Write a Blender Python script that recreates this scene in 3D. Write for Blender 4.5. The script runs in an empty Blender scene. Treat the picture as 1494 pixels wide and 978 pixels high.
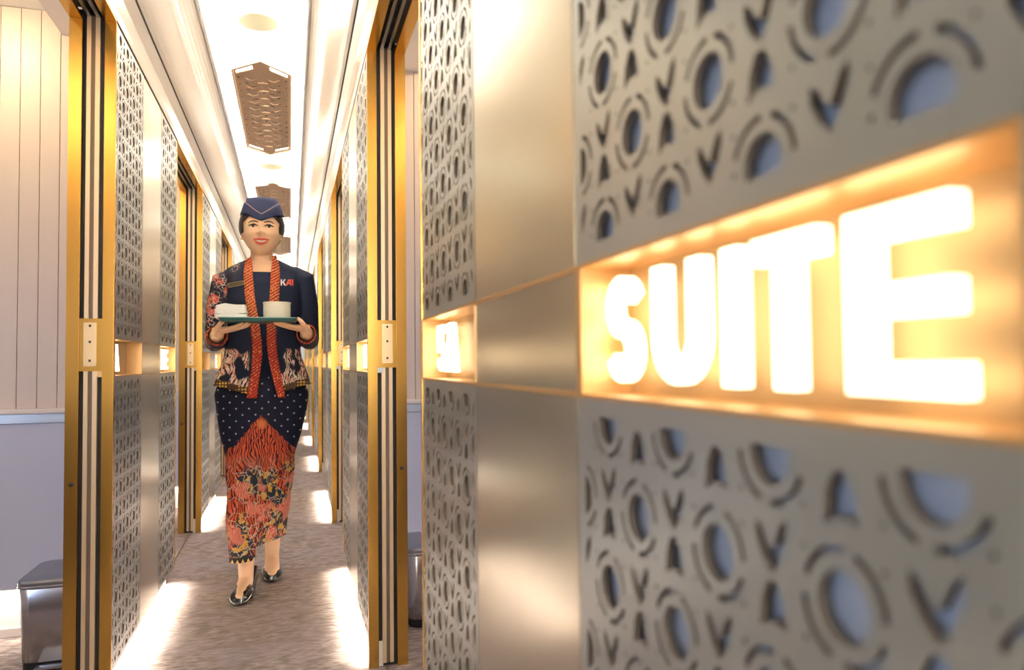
import bpy, bmesh, math, random
from mathutils import Vector, Matrix
random.seed(7)
PI = math.pi
C = bpy.context.scene.collection
scn = bpy.context.scene

# ------------------------------------------------------------------ camera
FPX, YAW, PIT, ROL, CAMH = 1071.7, 0.2925, 0.0366, -0.0108, 0.9719
_F = Vector((math.sin(YAW)*math.cos(PIT), math.cos(YAW)*math.cos(PIT), math.sin(PIT)))
_R0 = Vector((math.cos(YAW), -math.sin(YAW), 0)); _U0 = _R0.cross(_F)
_R = _R0*math.cos(ROL) + _U0*math.sin(ROL); _U = -_R0*math.sin(ROL) + _U0*math.cos(ROL)
cd = bpy.data.cameras.new('camera'); cam = bpy.data.objects.new('camera', cd); C.objects.link(cam)
m = Matrix((( _R.x, _U.x, -_F.x, 0), (_R.y, _U.y, -_F.y, 0), (_R.z, _U.z, -_F.z, CAMH), (0, 0, 0, 1)))
cam.matrix_world = m
cd.sensor_width = 36; cd.lens = FPX/1494*36
cd.clip_start = 0.02
cd.dof.use_dof = True; cd.dof.focus_distance = 2.6; cd.dof.aperture_fstop = 4.0
scn.camera = cam

def at(u, v, Y):
    d = _F*FPX + _R*(u-747) - _U*(v-489)
    k = Y/d.y
    return Vector((d.x*k, Y, d.z*k + CAMH))

# ------------------------------------------------------------------ view, world, main lights
scn.view_settings.view_transform = 'Standard'; scn.view_settings.look = 'None'
scn.view_settings.gamma = 1; scn.view_settings.use_curve_mapping = False
scn.view_settings.exposure = 0.66
scn.cycles.use_denoising = True
scn.cycles.max_bounces = 8; scn.cycles.diffuse_bounces = 5; scn.cycles.glossy_bounces = 5
scn.cycles.sample_clamp_indirect = 8
w = bpy.data.worlds.new('world'); scn.world = w; w.use_nodes = True
w.node_tree.nodes['Background'].inputs[0].default_value = (0.75, 0.85, 1, 1)
w.node_tree.nodes['Background'].inputs[1].default_value = 0.6

XR, XL, TH = 0.2392, -0.5005, 0.1225        # wall faces and thickness
XC = (XR+XL)/2                              # corridor axis
PITCH, SEG0, SEGL = 2.24, 0.167, 1.228      # one suite module, start of the nearest wall, its length
OPEN = PITCH-SEGL
YMIN, YMAX = SEG0-2*PITCH, SEG0+6*PITCH+SEGL

def area(name, loc, size, sizey, power, col, direction, spread=PI):
    l = bpy.data.lights.new(name, 'AREA'); l.shape = 'RECTANGLE'; l.size = size; l.size_y = sizey
    l.energy = power; l.color = col; l.spread = spread
    o = bpy.data.objects.new(name, l); C.objects.link(o); o.location = loc
    z = -Vector(direction).normalized(); y = Vector((0, 1, 0)) if abs(z.y) < .7 else Vector((0, 0, 1))
    x = y.cross(z).normalized(); y = z.cross(x)
    o.rotation_euler = Matrix((x, y, z)).transposed().to_euler()
    return o
WARM = (1, 0.84, 0.62); NEUT = (1, 0.93, 0.83); COOL = (0.55, 0.72, 1.0)
# LED strips hidden on the ceiling lips, shining up onto the bright centre of the ceiling
for s in (-1, 1):
    for k in range(4):
        y0 = YMIN + (YMAX-YMIN)*k/4; y1 = YMIN + (YMAX-YMIN)*(k+1)/4
        area('ceiling_led', (XC+s*0.205, (y0+y1)/2, 2.292), 0.02, (y1-y0), 32 if k == 0 else 85, (0.82, 0.92, 1) if k == 0 else NEUT, (-s*0.25, 0, 1))
# toe-kick LED strips below every wall section
for k in range(-1, 7):
    for s in (-1, 1):
        x = (XR+0.02) if s > 0 else (XL-0.02)
        area('toe_led', (x, SEG0+k*PITCH+SEGL/2, 0.066), 0.03, SEGL-0.12, 8.0, NEUT, (-s*0.12, 0, -1), math.radians(125))
# daylight through the cabin windows and warm spots over the cabin boards
for k in range(-1, 5):
    for s in (-1, 1):
        yc = SEG0+k*PITCH+SEGL+0.25
        area('window_daylight', (XC+s*1.62, yc-0.45, 1.05), 0.8, 0.7, 15 if k == -1 else (8 if k < 3 else 4), COOL, (-s, 0.25, -0.1))
        if k < 3:
            area('cabin_downlight', (XC+s*0.95, SEG0+k*PITCH+1.395-SEG0+1.3, 2.28), 0.08, 0.08, 3.8, (1, 0.76, 0.42), (0, 0.35, -1))
            area('cabin_downlight', (XC+s*0.80, SEG0+k*PITCH+1.395-SEG0-.25, 2.28), 0.10, 0.08, 4.6, (1, 0.80, 0.48), (0, -1, -0.6))
            area('cabin_toe_led', (XC+s*0.95, SEG0+k*PITCH+2.933-0.02, 0.165), 0.9, 0.02, 1.6, NEUT, (0, 0.1, -1))

# added fill spots without fixtures, brightening the attendant's face
for y in (-0.9, 1.45):
    l = bpy.data.lights.new('added_fill_spot', 'SPOT'); l.energy = 60 if y > 0 else 30; l.color = (1, 0.86, 0.68); l.spot_size = math.radians(60); l.spot_blend = 0.9; l.shadow_soft_size = 0.05
    o = bpy.data.objects.new('added_fill_spot', l); C.objects.link(o); o.location = (XC, y, 2.325)
    o.rotation_euler = (Vector((XC, y+1.85, 1.38))-o.location).to_track_quat('-Z', 'Y').to_euler()

area('added_front_fill', (XC, -2.6, 1.45), 0.6, 1.1, 34, (1, 0.93, 0.84), (0, 1, 0.02))  # added unseen panel behind the camera, frontal light for the face

# ------------------------------------------------------------------ materials
def nt(mat): return mat.node_tree.nodes, mat.node_tree.links
def pbr(name, col, met=0.0, rough=0.5, coat=0, bump=None, spec=None, emit=None, estr=0):
    m_ = bpy.data.materials.new(name); m_.use_nodes = True
    b = m_.node_tree.nodes['Principled BSDF']
    b.inputs['Base Color'].default_value = (*col, 1); b.inputs['Metallic'].default_value = met
    b.inputs['Roughness'].default_value = rough
    if coat: b.inputs['Coat Weight'].default_value = coat; b.inputs['Coat Roughness'].default_value = 0.15
    if emit: b.inputs['Emission Color'].default_value = (*emit, 1); b.inputs['Emission Strength'].default_value = estr
    if bump:
        scale, strength, stretch = bump
        N, L = nt(m_)
        tc = N.new('ShaderNodeTexCoord'); mp = N.new('ShaderNodeMapping'); mp.inputs['Scale'].default_value = stretch
        no = N.new('ShaderNodeTexNoise'); no.inputs['Scale'].default_value = scale; no.inputs['Detail'].default_value = 4
        bp = N.new('ShaderNodeBump'); bp.inputs['Strength'].default_value = strength; bp.inputs['Distance'].default_value = 0.002
        L.new(tc.outputs['Object'], mp.inputs[0]); L.new(mp.outputs[0], no.inputs['Vector'])
        L.new(no.outputs[0], bp.inputs['Height']); L.new(bp.outputs[0], b.inputs['Normal'])
    return m_
class G:                                                    # small node-graph helper
    def __init__(s, mat): s.m = mat; s.N, s.L = nt(mat); s.b = s.N['Principled BSDF']
    def n(s, t, **kw):
        x = s.N.new(t)
        for k_, v_ in kw.items(): setattr(x, k_, v_)
        return x
    def put(s, sock, v):
        if isinstance(v, (int, float)): sock.default_value = v
        elif isinstance(v, tuple): sock.default_value = v if len(v) != 3 or sock.type == 'VECTOR' else (*v, 1)
        else: s.L.new(v, sock)
    def math(s, op, a, b_=0.0, clamp=False):
        x = s.n('ShaderNodeMath', operation=op); x.use_clamp = clamp; s.put(x.inputs[0], a); s.put(x.inputs[1], b_); return x.outputs[0]
    def mix(s, f, a, b_):
        x = s.n('ShaderNodeMix', data_type='RGBA'); s.put(x.inputs[0], f); s.put(x.inputs[6], a); s.put(x.inputs[7], b_); return x.outputs[2]
    def coord(s, scale=(1, 1, 1), loc=(0, 0, 0), warp=0, wscale=20):
        tc = s.n('ShaderNodeTexCoord'); mp = s.n('ShaderNodeMapping')
        mp.inputs['Scale'].default_value = scale; mp.inputs['Location'].default_value = loc
        v = tc.outputs['Object']
        if warp:
            no = s.n('ShaderNodeTexNoise'); no.inputs['Scale'].default_value = wscale; no.inputs['Detail'].default_value = 2
            s.L.new(v, no.inputs['Vector'])
            sb = s.n('ShaderNodeVectorMath', operation='SUBTRACT'); s.L.new(no.outputs['Color'], sb.inputs[0]); sb.inputs[1].default_value = (.5, .5, .5)
            sc = s.n('ShaderNodeVectorMath', operation='SCALE'); s.L.new(sb.outputs[0], sc.inputs[0]); sc.inputs['Scale'].default_value = warp
            ad = s.n('ShaderNodeVectorMath', operation='ADD'); s.L.new(v, ad.inputs[0]); s.L.new(sc.outputs[0], ad.inputs[1]); v = ad.outputs[0]
        s.L.new(v, mp.inputs[0]); return mp.outputs[0]
    def xyz(s, v):
        x = s.n('ShaderNodeSeparateXYZ'); s.L.new(v, x.inputs[0]); return x.outputs
    def ss(s, v, a, b_):                                    # smoothstep a..b
        x = s.n('ShaderNodeMapRange', interpolation_type='SMOOTHSTEP'); s.put(x.inputs[0], v); s.put(x.inputs[1], a); s.put(x.inputs[2], b_); return x.outputs[0]
    def noise(s, v, scale, detail=3):
        x = s.n('ShaderNodeTexNoise'); s.L.new(v, x.inputs['Vector']); x.inputs['Scale'].default_value = scale; x.inputs['Detail'].default_value = detail; return x.outputs[0]
    def vor(s, v, scale, feature='F1', rand=1.0):
        x = s.n('ShaderNodeTexVoronoi', feature=feature); s.L.new(v, x.inputs['Vector']); x.inputs['Scale'].default_value = scale; x.inputs['Randomness'].default_value = rand; return x.outputs['Distance']
    def wave(s, v, scale, dist=0, dirn='X', dscale=1):
        x = s.n('ShaderNodeTexWave', bands_direction=dirn); s.L.new(v, x.inputs['Vector']); x.inputs['Scale'].default_value = scale; x.inputs['Distortion'].default_value = dist; x.inputs['Detail Scale'].default_value = dscale; return x.outputs[1]
    def color(s, v): s.put(s.b.inputs['Base Color'], v)

M = {}
M['sheet'] = pbr('champagne_sheet', (0.48, 0.51, 0.505), 0.87, 0.34, bump=(30, 0.03, (1, 1, 1)))
M['plain'] = pbr('champagne_plain', (0.70, 0.665, 0.55), 0.92, 0.21, bump=(12, 0.04, (1, 1, 1)))
M['edge'] = pbr('cut_edge', (0.15, 0.115, 0.08), 0.5, 0.5)
M['backing'] = pbr('backing', (0.50, 0.54, 0.62), 0.2, 0.45)
M['core'] = pbr('wall_core', (0.03, 0.027, 0.025), 0, 0.8)
M['brass'] = pbr('brass', (0.73, 0.44, 0.105), 1.0, 0.24, bump=(60, 0.05, (8, 8, 0.3)))
M['gold'] = pbr('niche_gold', (0.66, 0.43, 0.20), 0.8, 0.38)
M['plate'] = pbr('sign_plate', (0.46, 0.30, 0.14), 0.5, 0.45)
M['black'] = pbr('black_rubber', (0.012, 0.01, 0.009), 0, 0.6)
M['rib'] = pbr('champagne_rib', (0.78, 0.60, 0.38), 0.7, 0.35)
M['seal'] = pbr('door_seal', (0.16, 0.11, 0.07), 0.4, 0.4)
M['latch'] = pbr('latch_metal', (0.85, 0.64, 0.36), 0.8, 0.35)
M['letter'] = pbr('lit_letter', (1, 0.9, 0.7), 0, 0.4, emit=(1, 0.84, 0.58), estr=2.6)
M['laminate'] = pbr('cove_laminate', (0.70, 0.61, 0.50), 0.0, 0.2, coat=0.5)
M['reflected_dark'] = pbr('reflected_dark', (0.16, 0.10, 0.06), 0, 0.4)  # unseen rear panel, made dark so the lower brass jambs reflect dark
M['white'] = pbr('ceiling_white', (0.86, 0.84, 0.80), 0, 0.5)
M['seam'] = pbr('seam', (0.12, 0.10, 0.08), 0, 0.7)
M['board'] = pbr('cabin_board', (0.68, 0.58, 0.52), 0, 0.42)
M['soffit'] = pbr('cabin_soffit', (0.80, 0.74, 0.70), 0, 0.5)
M['ledge'] = pbr('ledge', (0.80, 0.72, 0.66), 0, 0.3)
M['ledge_blue'] = pbr('ledge_metal', (0.66, 0.72, 0.80), 0.4, 0.3)
M['blue'] = pbr('blue_panel', (0.58, 0.60, 0.74), 0, 0.5)
M['steel'] = pbr('bin_steel', (0.60, 0.60, 0.63), 1, 0.22, bump=(80, 0.03, (0.3, 6, 6)))
M['steel_dark'] = pbr('bin_lid_steel', (0.34, 0.35, 0.38), 1, 0.3)
M['bronze'] = pbr('grille_bronze', (0.62, 0.44, 0.28), 0.4, 0.42)
M['disc'] = pbr('disc_cream', (0.20, 0.175, 0.105), 0, 0.5)
M['track'] = pbr('track_metal', (0.45, 0.38, 0.28), 0.9, 0.35)
M['skin'] = pbr('skin', (0.90, 0.57, 0.35), 0, 0.45)
M['skin'].node_tree.nodes['Principled BSDF'].inputs['Subsurface Weight'].default_value = 0.08
M['skin'].node_tree.nodes['Principled BSDF'].inputs['Subsurface Radius'].default_value = (0.01, 0.004, 0.002)
M['hair'] = pbr('hair', (0.018, 0.012, 0.009), 0, 0.4, bump=(90, 0.3, (1, 1, 0.2)))
M['navy'] = pbr('navy_cloth', (0.010, 0.013, 0.026), 0, 0.85, bump=(25, 0.5, (1, 1, 1)))
M['cap'] = pbr('cap_cloth', (0.022, 0.026, 0.055), 0, 0.7, bump=(300, 0.2, (1, 1, 1)))
for k_ in ('navy', 'cap'): M[k_].node_tree.nodes['Principled BSDF'].inputs['Specular IOR Level'].default_value = 0.06
M['piping'] = pbr('piping', (0.55, 0.36, 0.26), 0, 0.6)
M['lip'] = pbr('lipstick', (0.62, 0.055, 0.04), 0, 0.35)
M['teeth'] = pbr('teeth', (0.85, 0.80, 0.74), 0, 0.3)
M['eye_white'] = pbr('eye_white', (0.7, 0.66, 0.62), 0, 0.3)
M['eye_dark'] = pbr('eye_dark', (0.012, 0.007, 0.005), 0, 0.6)
M['brow'] = pbr('brow', (0.10, 0.045, 0.025), 0, 0.7)
M['shoe'] = pbr('shoe_leather', (0.012, 0.012, 0.009), 0.1, 0.14, coat=0.8)
M['tray'] = pbr('tray_green', (0.015, 0.09, 0.08), 0, 0.35)
M['tray_top'] = pbr('tray_rim', (0.24, 0.38, 0.34), 0, 0.4)
M['linen'] = pbr('white_linen', (0.95, 0.93, 0.88), 0, 0.8, bump=(60, 0.3, (1, 1, 1)))
M['china'] = pbr('cream_china', (0.88, 0.81, 0.67), 0, 0.35)
M['badge'] = pbr('badge', (0.12, 0.09, 0.05), 0.3, 0.4)
M['badge_edge'] = pbr('badge_edge', (0.7, 0.52, 0.25), 0.8, 0.3)
M['logo_white'] = pbr('logo_white', (0.95, 0.95, 0.95), 0, 0.6)
M['logo_red'] = pbr('logo_red', (0.75, 0.10, 0.05), 0, 0.6)

def carpet():
    m_ = pbr('carpet', (0.4, 0.35, 0.32), 0, 0.95); g = G(m_)
    v = g.coord((24, 75, 1), warp=0.05, wscale=9); a = g.noise(v, 1.0, 5)
    v2 = g.coord((1, 1, 1)); b_ = g.noise(v2, 420, 2); c_ = g.noise(v2, 3.5, 3)
    t = g.math('ADD', g.math('MULTIPLY', a, 0.75), g.math('MULTIPLY', b_, 0.35))
    col = g.mix(g.ss(t, 0.42, 0.68), (0.15, 0.105, 0.085), (0.42, 0.34, 0.29))
    col = g.mix(g.math('MULTIPLY', g.ss(c_, 0.4, 0.65), 0.45), col, (0.34, 0.27, 0.28))
    pz = g.noise(g.coord((7, 14, 1), warp=.1, wscale=5), 1.6, 5)
    col = g.mix(g.math('MULTIPLY', g.ss(pz, 0.45, 0.62), 0.5), col, (0.13, 0.088, 0.07))
    g.color(col)
    bp = g.n('ShaderNodeBump'); bp.inputs['Strength'].default_value = 0.7; bp.inputs['Distance'].default_value = 0.004
    g.L.new(t, bp.inputs['Height']); g.L.new(bp.outputs[0], g.b.inputs['Normal']); return m_
M['carpet'] = carpet()

# ------------------------------------------------------------------ mesh helpers
def link(o, parent=None):
    C.objects.link(o)
    if parent is not None: o.parent = parent
    return o
def tag(o, label=None, cat=None, group=None, kind=None):
    if label: o['label'] = label
    if cat: o['category'] = cat
    if group: o['group'] = group
    if kind: o['kind'] = kind
    return o
def empty(name, loc=(0, 0, 0), rz=0, **kw):
    o = bpy.data.objects.new(name, None); C.objects.link(o); o.location = loc; o.rotation_euler = (0, 0, rz)
    o.empty_display_size = 0.1
    return tag(o, **kw)
class MB:
    def __init__(s): s.v = []; s.f = []; s.m = []
    def add(s, verts, faces, mi=0):
        n = len(s.v); s.v += [tuple(p) for p in verts]; s.f += [tuple(i+n for i in f) for f in faces]; s.m += [mi]*len(faces); return s
    def box(s, x0, x1, y0, y1, z0, z1, mi=0):
        v = [(x, y, z) for z in (z0, z1) for y in (y0, y1) for x in (x0, x1)]
        return s.add(v, [(0, 2, 3, 1), (4, 5, 7, 6), (0, 1, 5, 4), (2, 6, 7, 3), (0, 4, 6, 2), (1, 3, 7, 5)], mi)
    def prism(s, pts, axis, a0, a1, mi=0):                  # closed 2D outline extruded along an axis
        n = len(pts)
        def P(p, a): return {'x': (a, p[0], p[1]), 'y': (p[0], a, p[1]), 'z': (p[0], p[1], a)}[axis]
        v = [P(p, a0) for p in pts] + [P(p, a1) for p in pts]
        f = [tuple(range(n)), tuple(range(2*n-1, n-1, -1))] + [(i, (i+1) % n, (i+1) % n+n, i+n) for i in range(n)]
        return s.add(v, f, mi)
    def loft(s, rings, cap=True, mi=0, closed=True):
        n = len(rings[0]); v = [p for r in rings for p in r]; f = []
        for k in range(len(rings)-1):
            for i in range(n if closed else n-1):
                j = (i+1) % n; f.append((k*n+i, k*n+j, (k+1)*n+j, (k+1)*n+i))
        if cap: f.append(tuple(range(n))[::-1]); f.append(tuple((len(rings)-1)*n+i for i in range(n)))
        return s.add(v, f, mi)
    def tube(s, pts, radii, n=12, mi=0, flat=1.0, up=None):
        pts = [Vector(p) for p in pts]
        if isinstance(radii, (int, float)): radii = [radii]*len(pts)
        rings = []; prev = None
        for i, p in enumerate(pts):
            t = (pts[min(i+1, len(pts)-1)]-pts[max(i-1, 0)]).normalized()
            if prev is None:
                a = Vector(up) if up else (Vector((0, 0, 1)) if abs(t.z) < .9 else Vector((0, 1, 0)))
            else: a = prev
            nrm = (a - t*a.dot(t)).normalized(); prev = nrm; b = t.cross(nrm); r = radii[i]
            rings.append([p + nrm*math.cos(2*PI*k/n)*r*flat + b*math.sin(2*PI*k/n)*r for k in range(n)])
        # rounded ends
        def endcap(p, t, ring, r, sgn): return [[p + (q-p)*c_ + t*sgn*r*s_ for q in ring] for c_, s_ in ((.8, .55), (.35, .9))]
        t0 = (pts[1]-pts[0]).normalized(); t1 = (pts[-1]-pts[-2]).normalized()
        rings = endcap(pts[0], t0, rings[0], radii[0], -1)[::-1] + rings + endcap(pts[-1], t1, rings[-1], radii[-1], 1)
        return s.loft(rings, True, mi)
    def ell(s, c, r, nu=24, nv=14, mi=0, fn=None):
        c = Vector(c); rings = []
        for j in range(nv+1):
            th = 0.02 + (PI-0.04)*j/nv
            ring = []
            for i in range(nu):
                ph = 2*PI*i/nu; d = Vector((math.sin(th)*math.cos(ph), math.sin(th)*math.sin(ph), math.cos(th)))
                p = Vector((d.x*r[0], d.y*r[1], d.z*r[2]))
                if fn: p = fn(p, d)
                ring.append(c+p)
            rings.append(ring)
        return s.loft(rings, True, mi)
    def build(s, name, mats, parent=None, smooth=False, bevel=0, off=(0, 0, 0)):
        me = bpy.data.meshes.new(name)
        me.from_pydata([(p[0]-off[0], p[1]-off[1], p[2]-off[2]) for p in s.v], [], s.f)
        if not isinstance(mats, (list, tuple)): mats = [mats]
        for x in mats: me.materials.append(x)
        me.polygons.foreach_set('material_index', s.m)
        bm = bmesh.new(); bm.from_mesh(me); bmesh.ops.recalc_face_normals(bm, faces=bm.faces)
        if bevel: bmesh.ops.bevel(bm, geom=bm.edges[:], offset=bevel, segments=2, affect='EDGES', clamp_overlap=True)
        bm.to_mesh(me); bm.free()
        if smooth: me.polygons.foreach_set('use_smooth', [True]*len(me.polygons))
        me.update()
        return link(bpy.data.objects.new(name, me), parent)
def box(name, dims, mat, parent=None, bevel=0): return MB().box(*dims).build(name, mat, parent, bevel=bevel)

def fill2d(outlines, depth, bevel=0.0):
    """closed outlines (inner ones become holes) -> mesh data in local xy, extruded +-depth/2"""
    cu = bpy.data.curves.new('tmp', 'CURVE'); cu.dimensions = '2D'; cu.fill_mode = 'BOTH'; cu.extrude = depth/2-bevel
    if bevel: cu.bevel_depth = bevel; cu.bevel_resolution = 1; cu.offset = -bevel
    for o in outlines:
        sp = cu.splines.new('POLY'); sp.points.add(len(o)-1); sp.use_cyclic_u = True
        for i, p in enumerate(o): sp.points[i].co = (p[0], p[1], 0, 1)
    ob = bpy.data.objects.new('tmp', cu); C.objects.link(ob)
    dg = bpy.context.evaluated_depsgraph_get(); dg.update()
    me = bpy.data.meshes.new_from_object(ob.evaluated_get(dg))
    bpy.data.objects.remove(ob); bpy.data.curves.remove(cu)
    return me
def place2d(me, plane, a):
    """map local (x,y,z) to wall plane: 'x' -> (a+z, x, y); 'z' -> (x, y, a+z); 'y' -> (x, a-z, y)"""
    for v in me.vertices:
        x, y, z = v.co
        v.co = (a+z, x, y) if plane == 'x' else ((x, y, a+z) if plane == 'z' else (x, a-z, y))
    return me
def set_mats(me, mats, edge_axis=None):
    me.materials.clear()
    for x in mats: me.materials.append(x)
    if edge_axis is not None:
        for p in me.polygons: p.material_index = 1 if abs(p.normal[edge_axis]) < 0.5 else 0
    me.update(); return me

def copy_tree(o, parent=None):
    c = o.copy(); C.objects.link(c); c.parent = parent
    for ch in list(o.children): copy_tree(ch, c)
    return c

# ------------------------------------------------------------------ perforated sheet pattern
def circ(cx, cy, r, n=20): return [(cx+r*math.cos(2*PI*i/n), cy+r*math.sin(2*PI*i/n)) for i in range(n)]
def clip_poly(poly, x0, x1, y0, y1):
    def cut(P, ins, inter):
        out = []
        for i in range(len(P)):
            a, b = P[i-1], P[i]
            if ins(b):
                if not ins(a): out.append(inter(a, b))
                out.append(b)
            elif ins(a): out.append(inter(a, b))
        return out
    def ix(x): return lambda a, b: (x, a[1]+(b[1]-a[1])*(x-a[0])/(b[0]-a[0]))
    def iy(y): return lambda a, b: (a[0]+(b[0]-a[0])*(y-a[1])/(b[1]-a[1]), y)
    P = poly
    for ins, it in ((lambda p: p[0] >= x0, ix(x0)), (lambda p: p[0] <= x1, ix(x1)), (lambda p: p[1] >= y0, iy(y0)), (lambda p: p[1] <= y1, iy(y1))):
        if P: P = cut(P, ins, it)
    if len(P) < 3: return None
    Q = [p for i, p in enumerate(P) if math.hypot(p[0]-P[i-1][0], p[1]-P[i-1][1]) > 2e-4]
    if len(Q) < 3: return None
    A = abs(sum(Q[i-1][0]*Q[i][1]-Q[i][0]*Q[i-1][1] for i in range(len(Q))))/2
    return Q if A > 2.5e-5 else None
def arc_slot(cx, cy, r, a0, a1, w_, inside):
    n = 9; an = [a0+(a1-a0)*i/n for i in range(n+1)]
    an = [a for a in an if inside(cx+r*math.cos(a), cy+r*math.sin(a))]
    if len(an) < 4: return None
    out = [(cx+(r+w_/2)*math.cos(a), cy+(r+w_/2)*math.sin(a)) for a in an]
    inn = [(cx+(r-w_/2)*math.cos(a), cy+(r-w_/2)*math.sin(a)) for a in an[::-1]]
    return out+inn
def pattern(W, z0, z1, zrow):
    """holes of the batik cut-out: ringed circles, bell leaves, split V leaves and pin holes"""
    mg = 0.014; X0, X1, Z0, Z1 = mg, W-mg, z0+mg, z1-mg
    ins = lambda x, y: X0+.002 < x < X1-.002 and Z0+.002 < y < Z1-.002
    H = []; py, pz = 0.1022, 0.128
    def add(p):
        q = clip_poly(p, X0, X1, Z0, Z1)
        ar = lambda P: abs(sum(P[i-1][0]*P[i][1]-P[i][0]*P[i-1][1] for i in range(len(P))))/2
        if q and ar(q) > .3*ar(p): H.append(q)
    k0 = int(math.floor((z0-zrow)/(pz/2)))-1; k1 = int(math.ceil((z1-zrow)/(pz/2)))+1
    for k in range(k0, k1+1):
        cz = zrow+k*pz/2; odd = k % 2
        for j in range(-4, 5):
            cx = W/2 + (j+ (0.0 if odd else 0.5))*py
            add(circ(cx, cz, 0.0168))
            for a in (20, 108, 200, 288):
                s_ = arc_slot(cx, cz, 0.0258, math.radians(a), math.radians(a+70), 0.0038, ins)
                if s_: H.append(s_)
            bz = cz+0.0485                                  # bell leaf above the circle
            add([(cx-.0115, bz-.010), (cx-.0095, bz+.003), (cx-.0035, bz+.013), (cx+.0035, bz+.013), (cx+.0095, bz+.003), (cx+.0115, bz-.013), (cx+.003, bz-.008), (cx-.003, bz-.008)])
            vz = cz+0.081                                   # the joined two leaves of the V above it
            P = [(-.0132, .011), (-.008, .007), (-.0012, -.002), (.0010, -.002), (.0070, .010), (.0128, .015), (.0132, .006), (.008, -.006), (0, -.016), (-.008, -.008), (-.0132, .002)]
            add([(cx-x, vz+y) for x, y in P])
            for dx, dz in ((.0256, .022), (.0256, .042), (.021, .032), (-.0256, .022), (-.0256, .042), (-.021, .032), (.0255, .064), (-.0255, .064)):
                if ins(cx+dx-.003, cz+dz-.003) and ins(cx+dx+.003, cz+dz+.003) and abs(dx) > .025: H.append(circ(cx+dx, cz+dz, .0016, 6))
    # drop pin holes that collide with bigger ones (duplicates from neighbouring cells)
    big = [h for h in H if len(h) > 6]; seen = set(); out = list(big)
    for h in H:
        if len(h) > 6: continue
        cx = sum(p[0] for p in h)/len(h); cz = sum(p[1] for p in h)/len(h); key = (round(cx/.004), round(cz/.004))
        if len(h) == 6 and max(math.hypot(p[0]-cx, p[1]-cz) for p in h) < .002:
            if key in seen: continue
            seen.add(key)
            if any(min(math.hypot(p[0]-cx, p[1]-cz) for p in b) < .0035 for b in big): continue
        out.append(h)
    return out
PW = 0.4315
ZB, ZBA, ZBB, ZT = 0.078, 0.9405, 1.055, 2.0
def perf_mesh(z0, z1, zrow):
    W = PW-.0015
    me = fill2d([[(0, z0), (W, z0), (W, z1), (0, z1)]] + pattern(W, z0, z1, zrow), 0.005)
    place2d(me, 'x', 0.0025); return set_mats(me, [M['sheet'], M['edge']], 0)
PERF_UP = perf_mesh(ZBB, ZT-.001, 1.075); PERF_LO = perf_mesh(ZB, ZBA, 0.923)

# ------------------------------------------------------------------ wall section prototype (right wall frame: front face x = 0, y 0..SEGL, near to far)
Y1, Y2 = PW, SEGL-PW                                       # seams
def make_wall():
    r = empty('wall_right', kind='structure')
    for y in (0, Y2+.0015):
        for me in (PERF_UP, PERF_LO):
            o = link(bpy.data.objects.new('perforated_panel', me), r); o.location = (0, y, 0)
    for z0, z1 in ((ZBB, ZT-.001), (ZBA+.005, ZBB-.005), (ZB, ZBA)):
        mb = MB().box(0, .003, Y1+.0008, Y2-.0008, z0, z1); mb.build('plain_panel', M['plain'], r, bevel=.0006)
    for y0, y1 in ((.061, Y1-.004), (Y2+.004, SEGL-.061)):
        for z0, z1 in ((ZB+.01, ZBA-.004), (ZBB+.004, ZT-.01)):
            box('backing_sheet', (.013, .016, y0-.04, y1+.04, z0, z1), M['backing'], r)
    mb = MB()
    for z0, z1 in ((ZB, ZBA-.002), (ZBB+.002, 2.05)): mb.box(.018, TH-.003, .052, SEGL-.052, z0, z1)
    mb.box(.052, TH-.003, .052, SEGL-.052, ZBA-.002, ZBB+.002)
    mb.box(.045, TH-.003, .052, SEGL-.052, 0, ZB)
    mb.build('wall_core', M['core'], r)
    box('cabin_side_panel', (TH-.003, TH, .012, SEGL-.012, 0, 2.06), M['board'], r)
    for z0, z1 in ((ZBA, ZBA+.005), (ZBB-.005, ZBB)):       # gold lines above and below the plain strip
        box('trim_strip', (-.0012, .006, Y1-.001, Y2+.001, z0, z1), M['gold'], r, bevel=.0005)
    box('end_strip', (0, .048, .0006, .0198, ZBA+.0006, ZBB-.0006), M['sheet'], r)
    box('toe_kick', (.032, .045, .012, SEGL-.012, 0, ZB), M['white'], r)
    box('bottom_rail', (.0032, .02, .012, SEGL-.012, ZB, ZB+.006), M['plain'], r)
    return r

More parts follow.
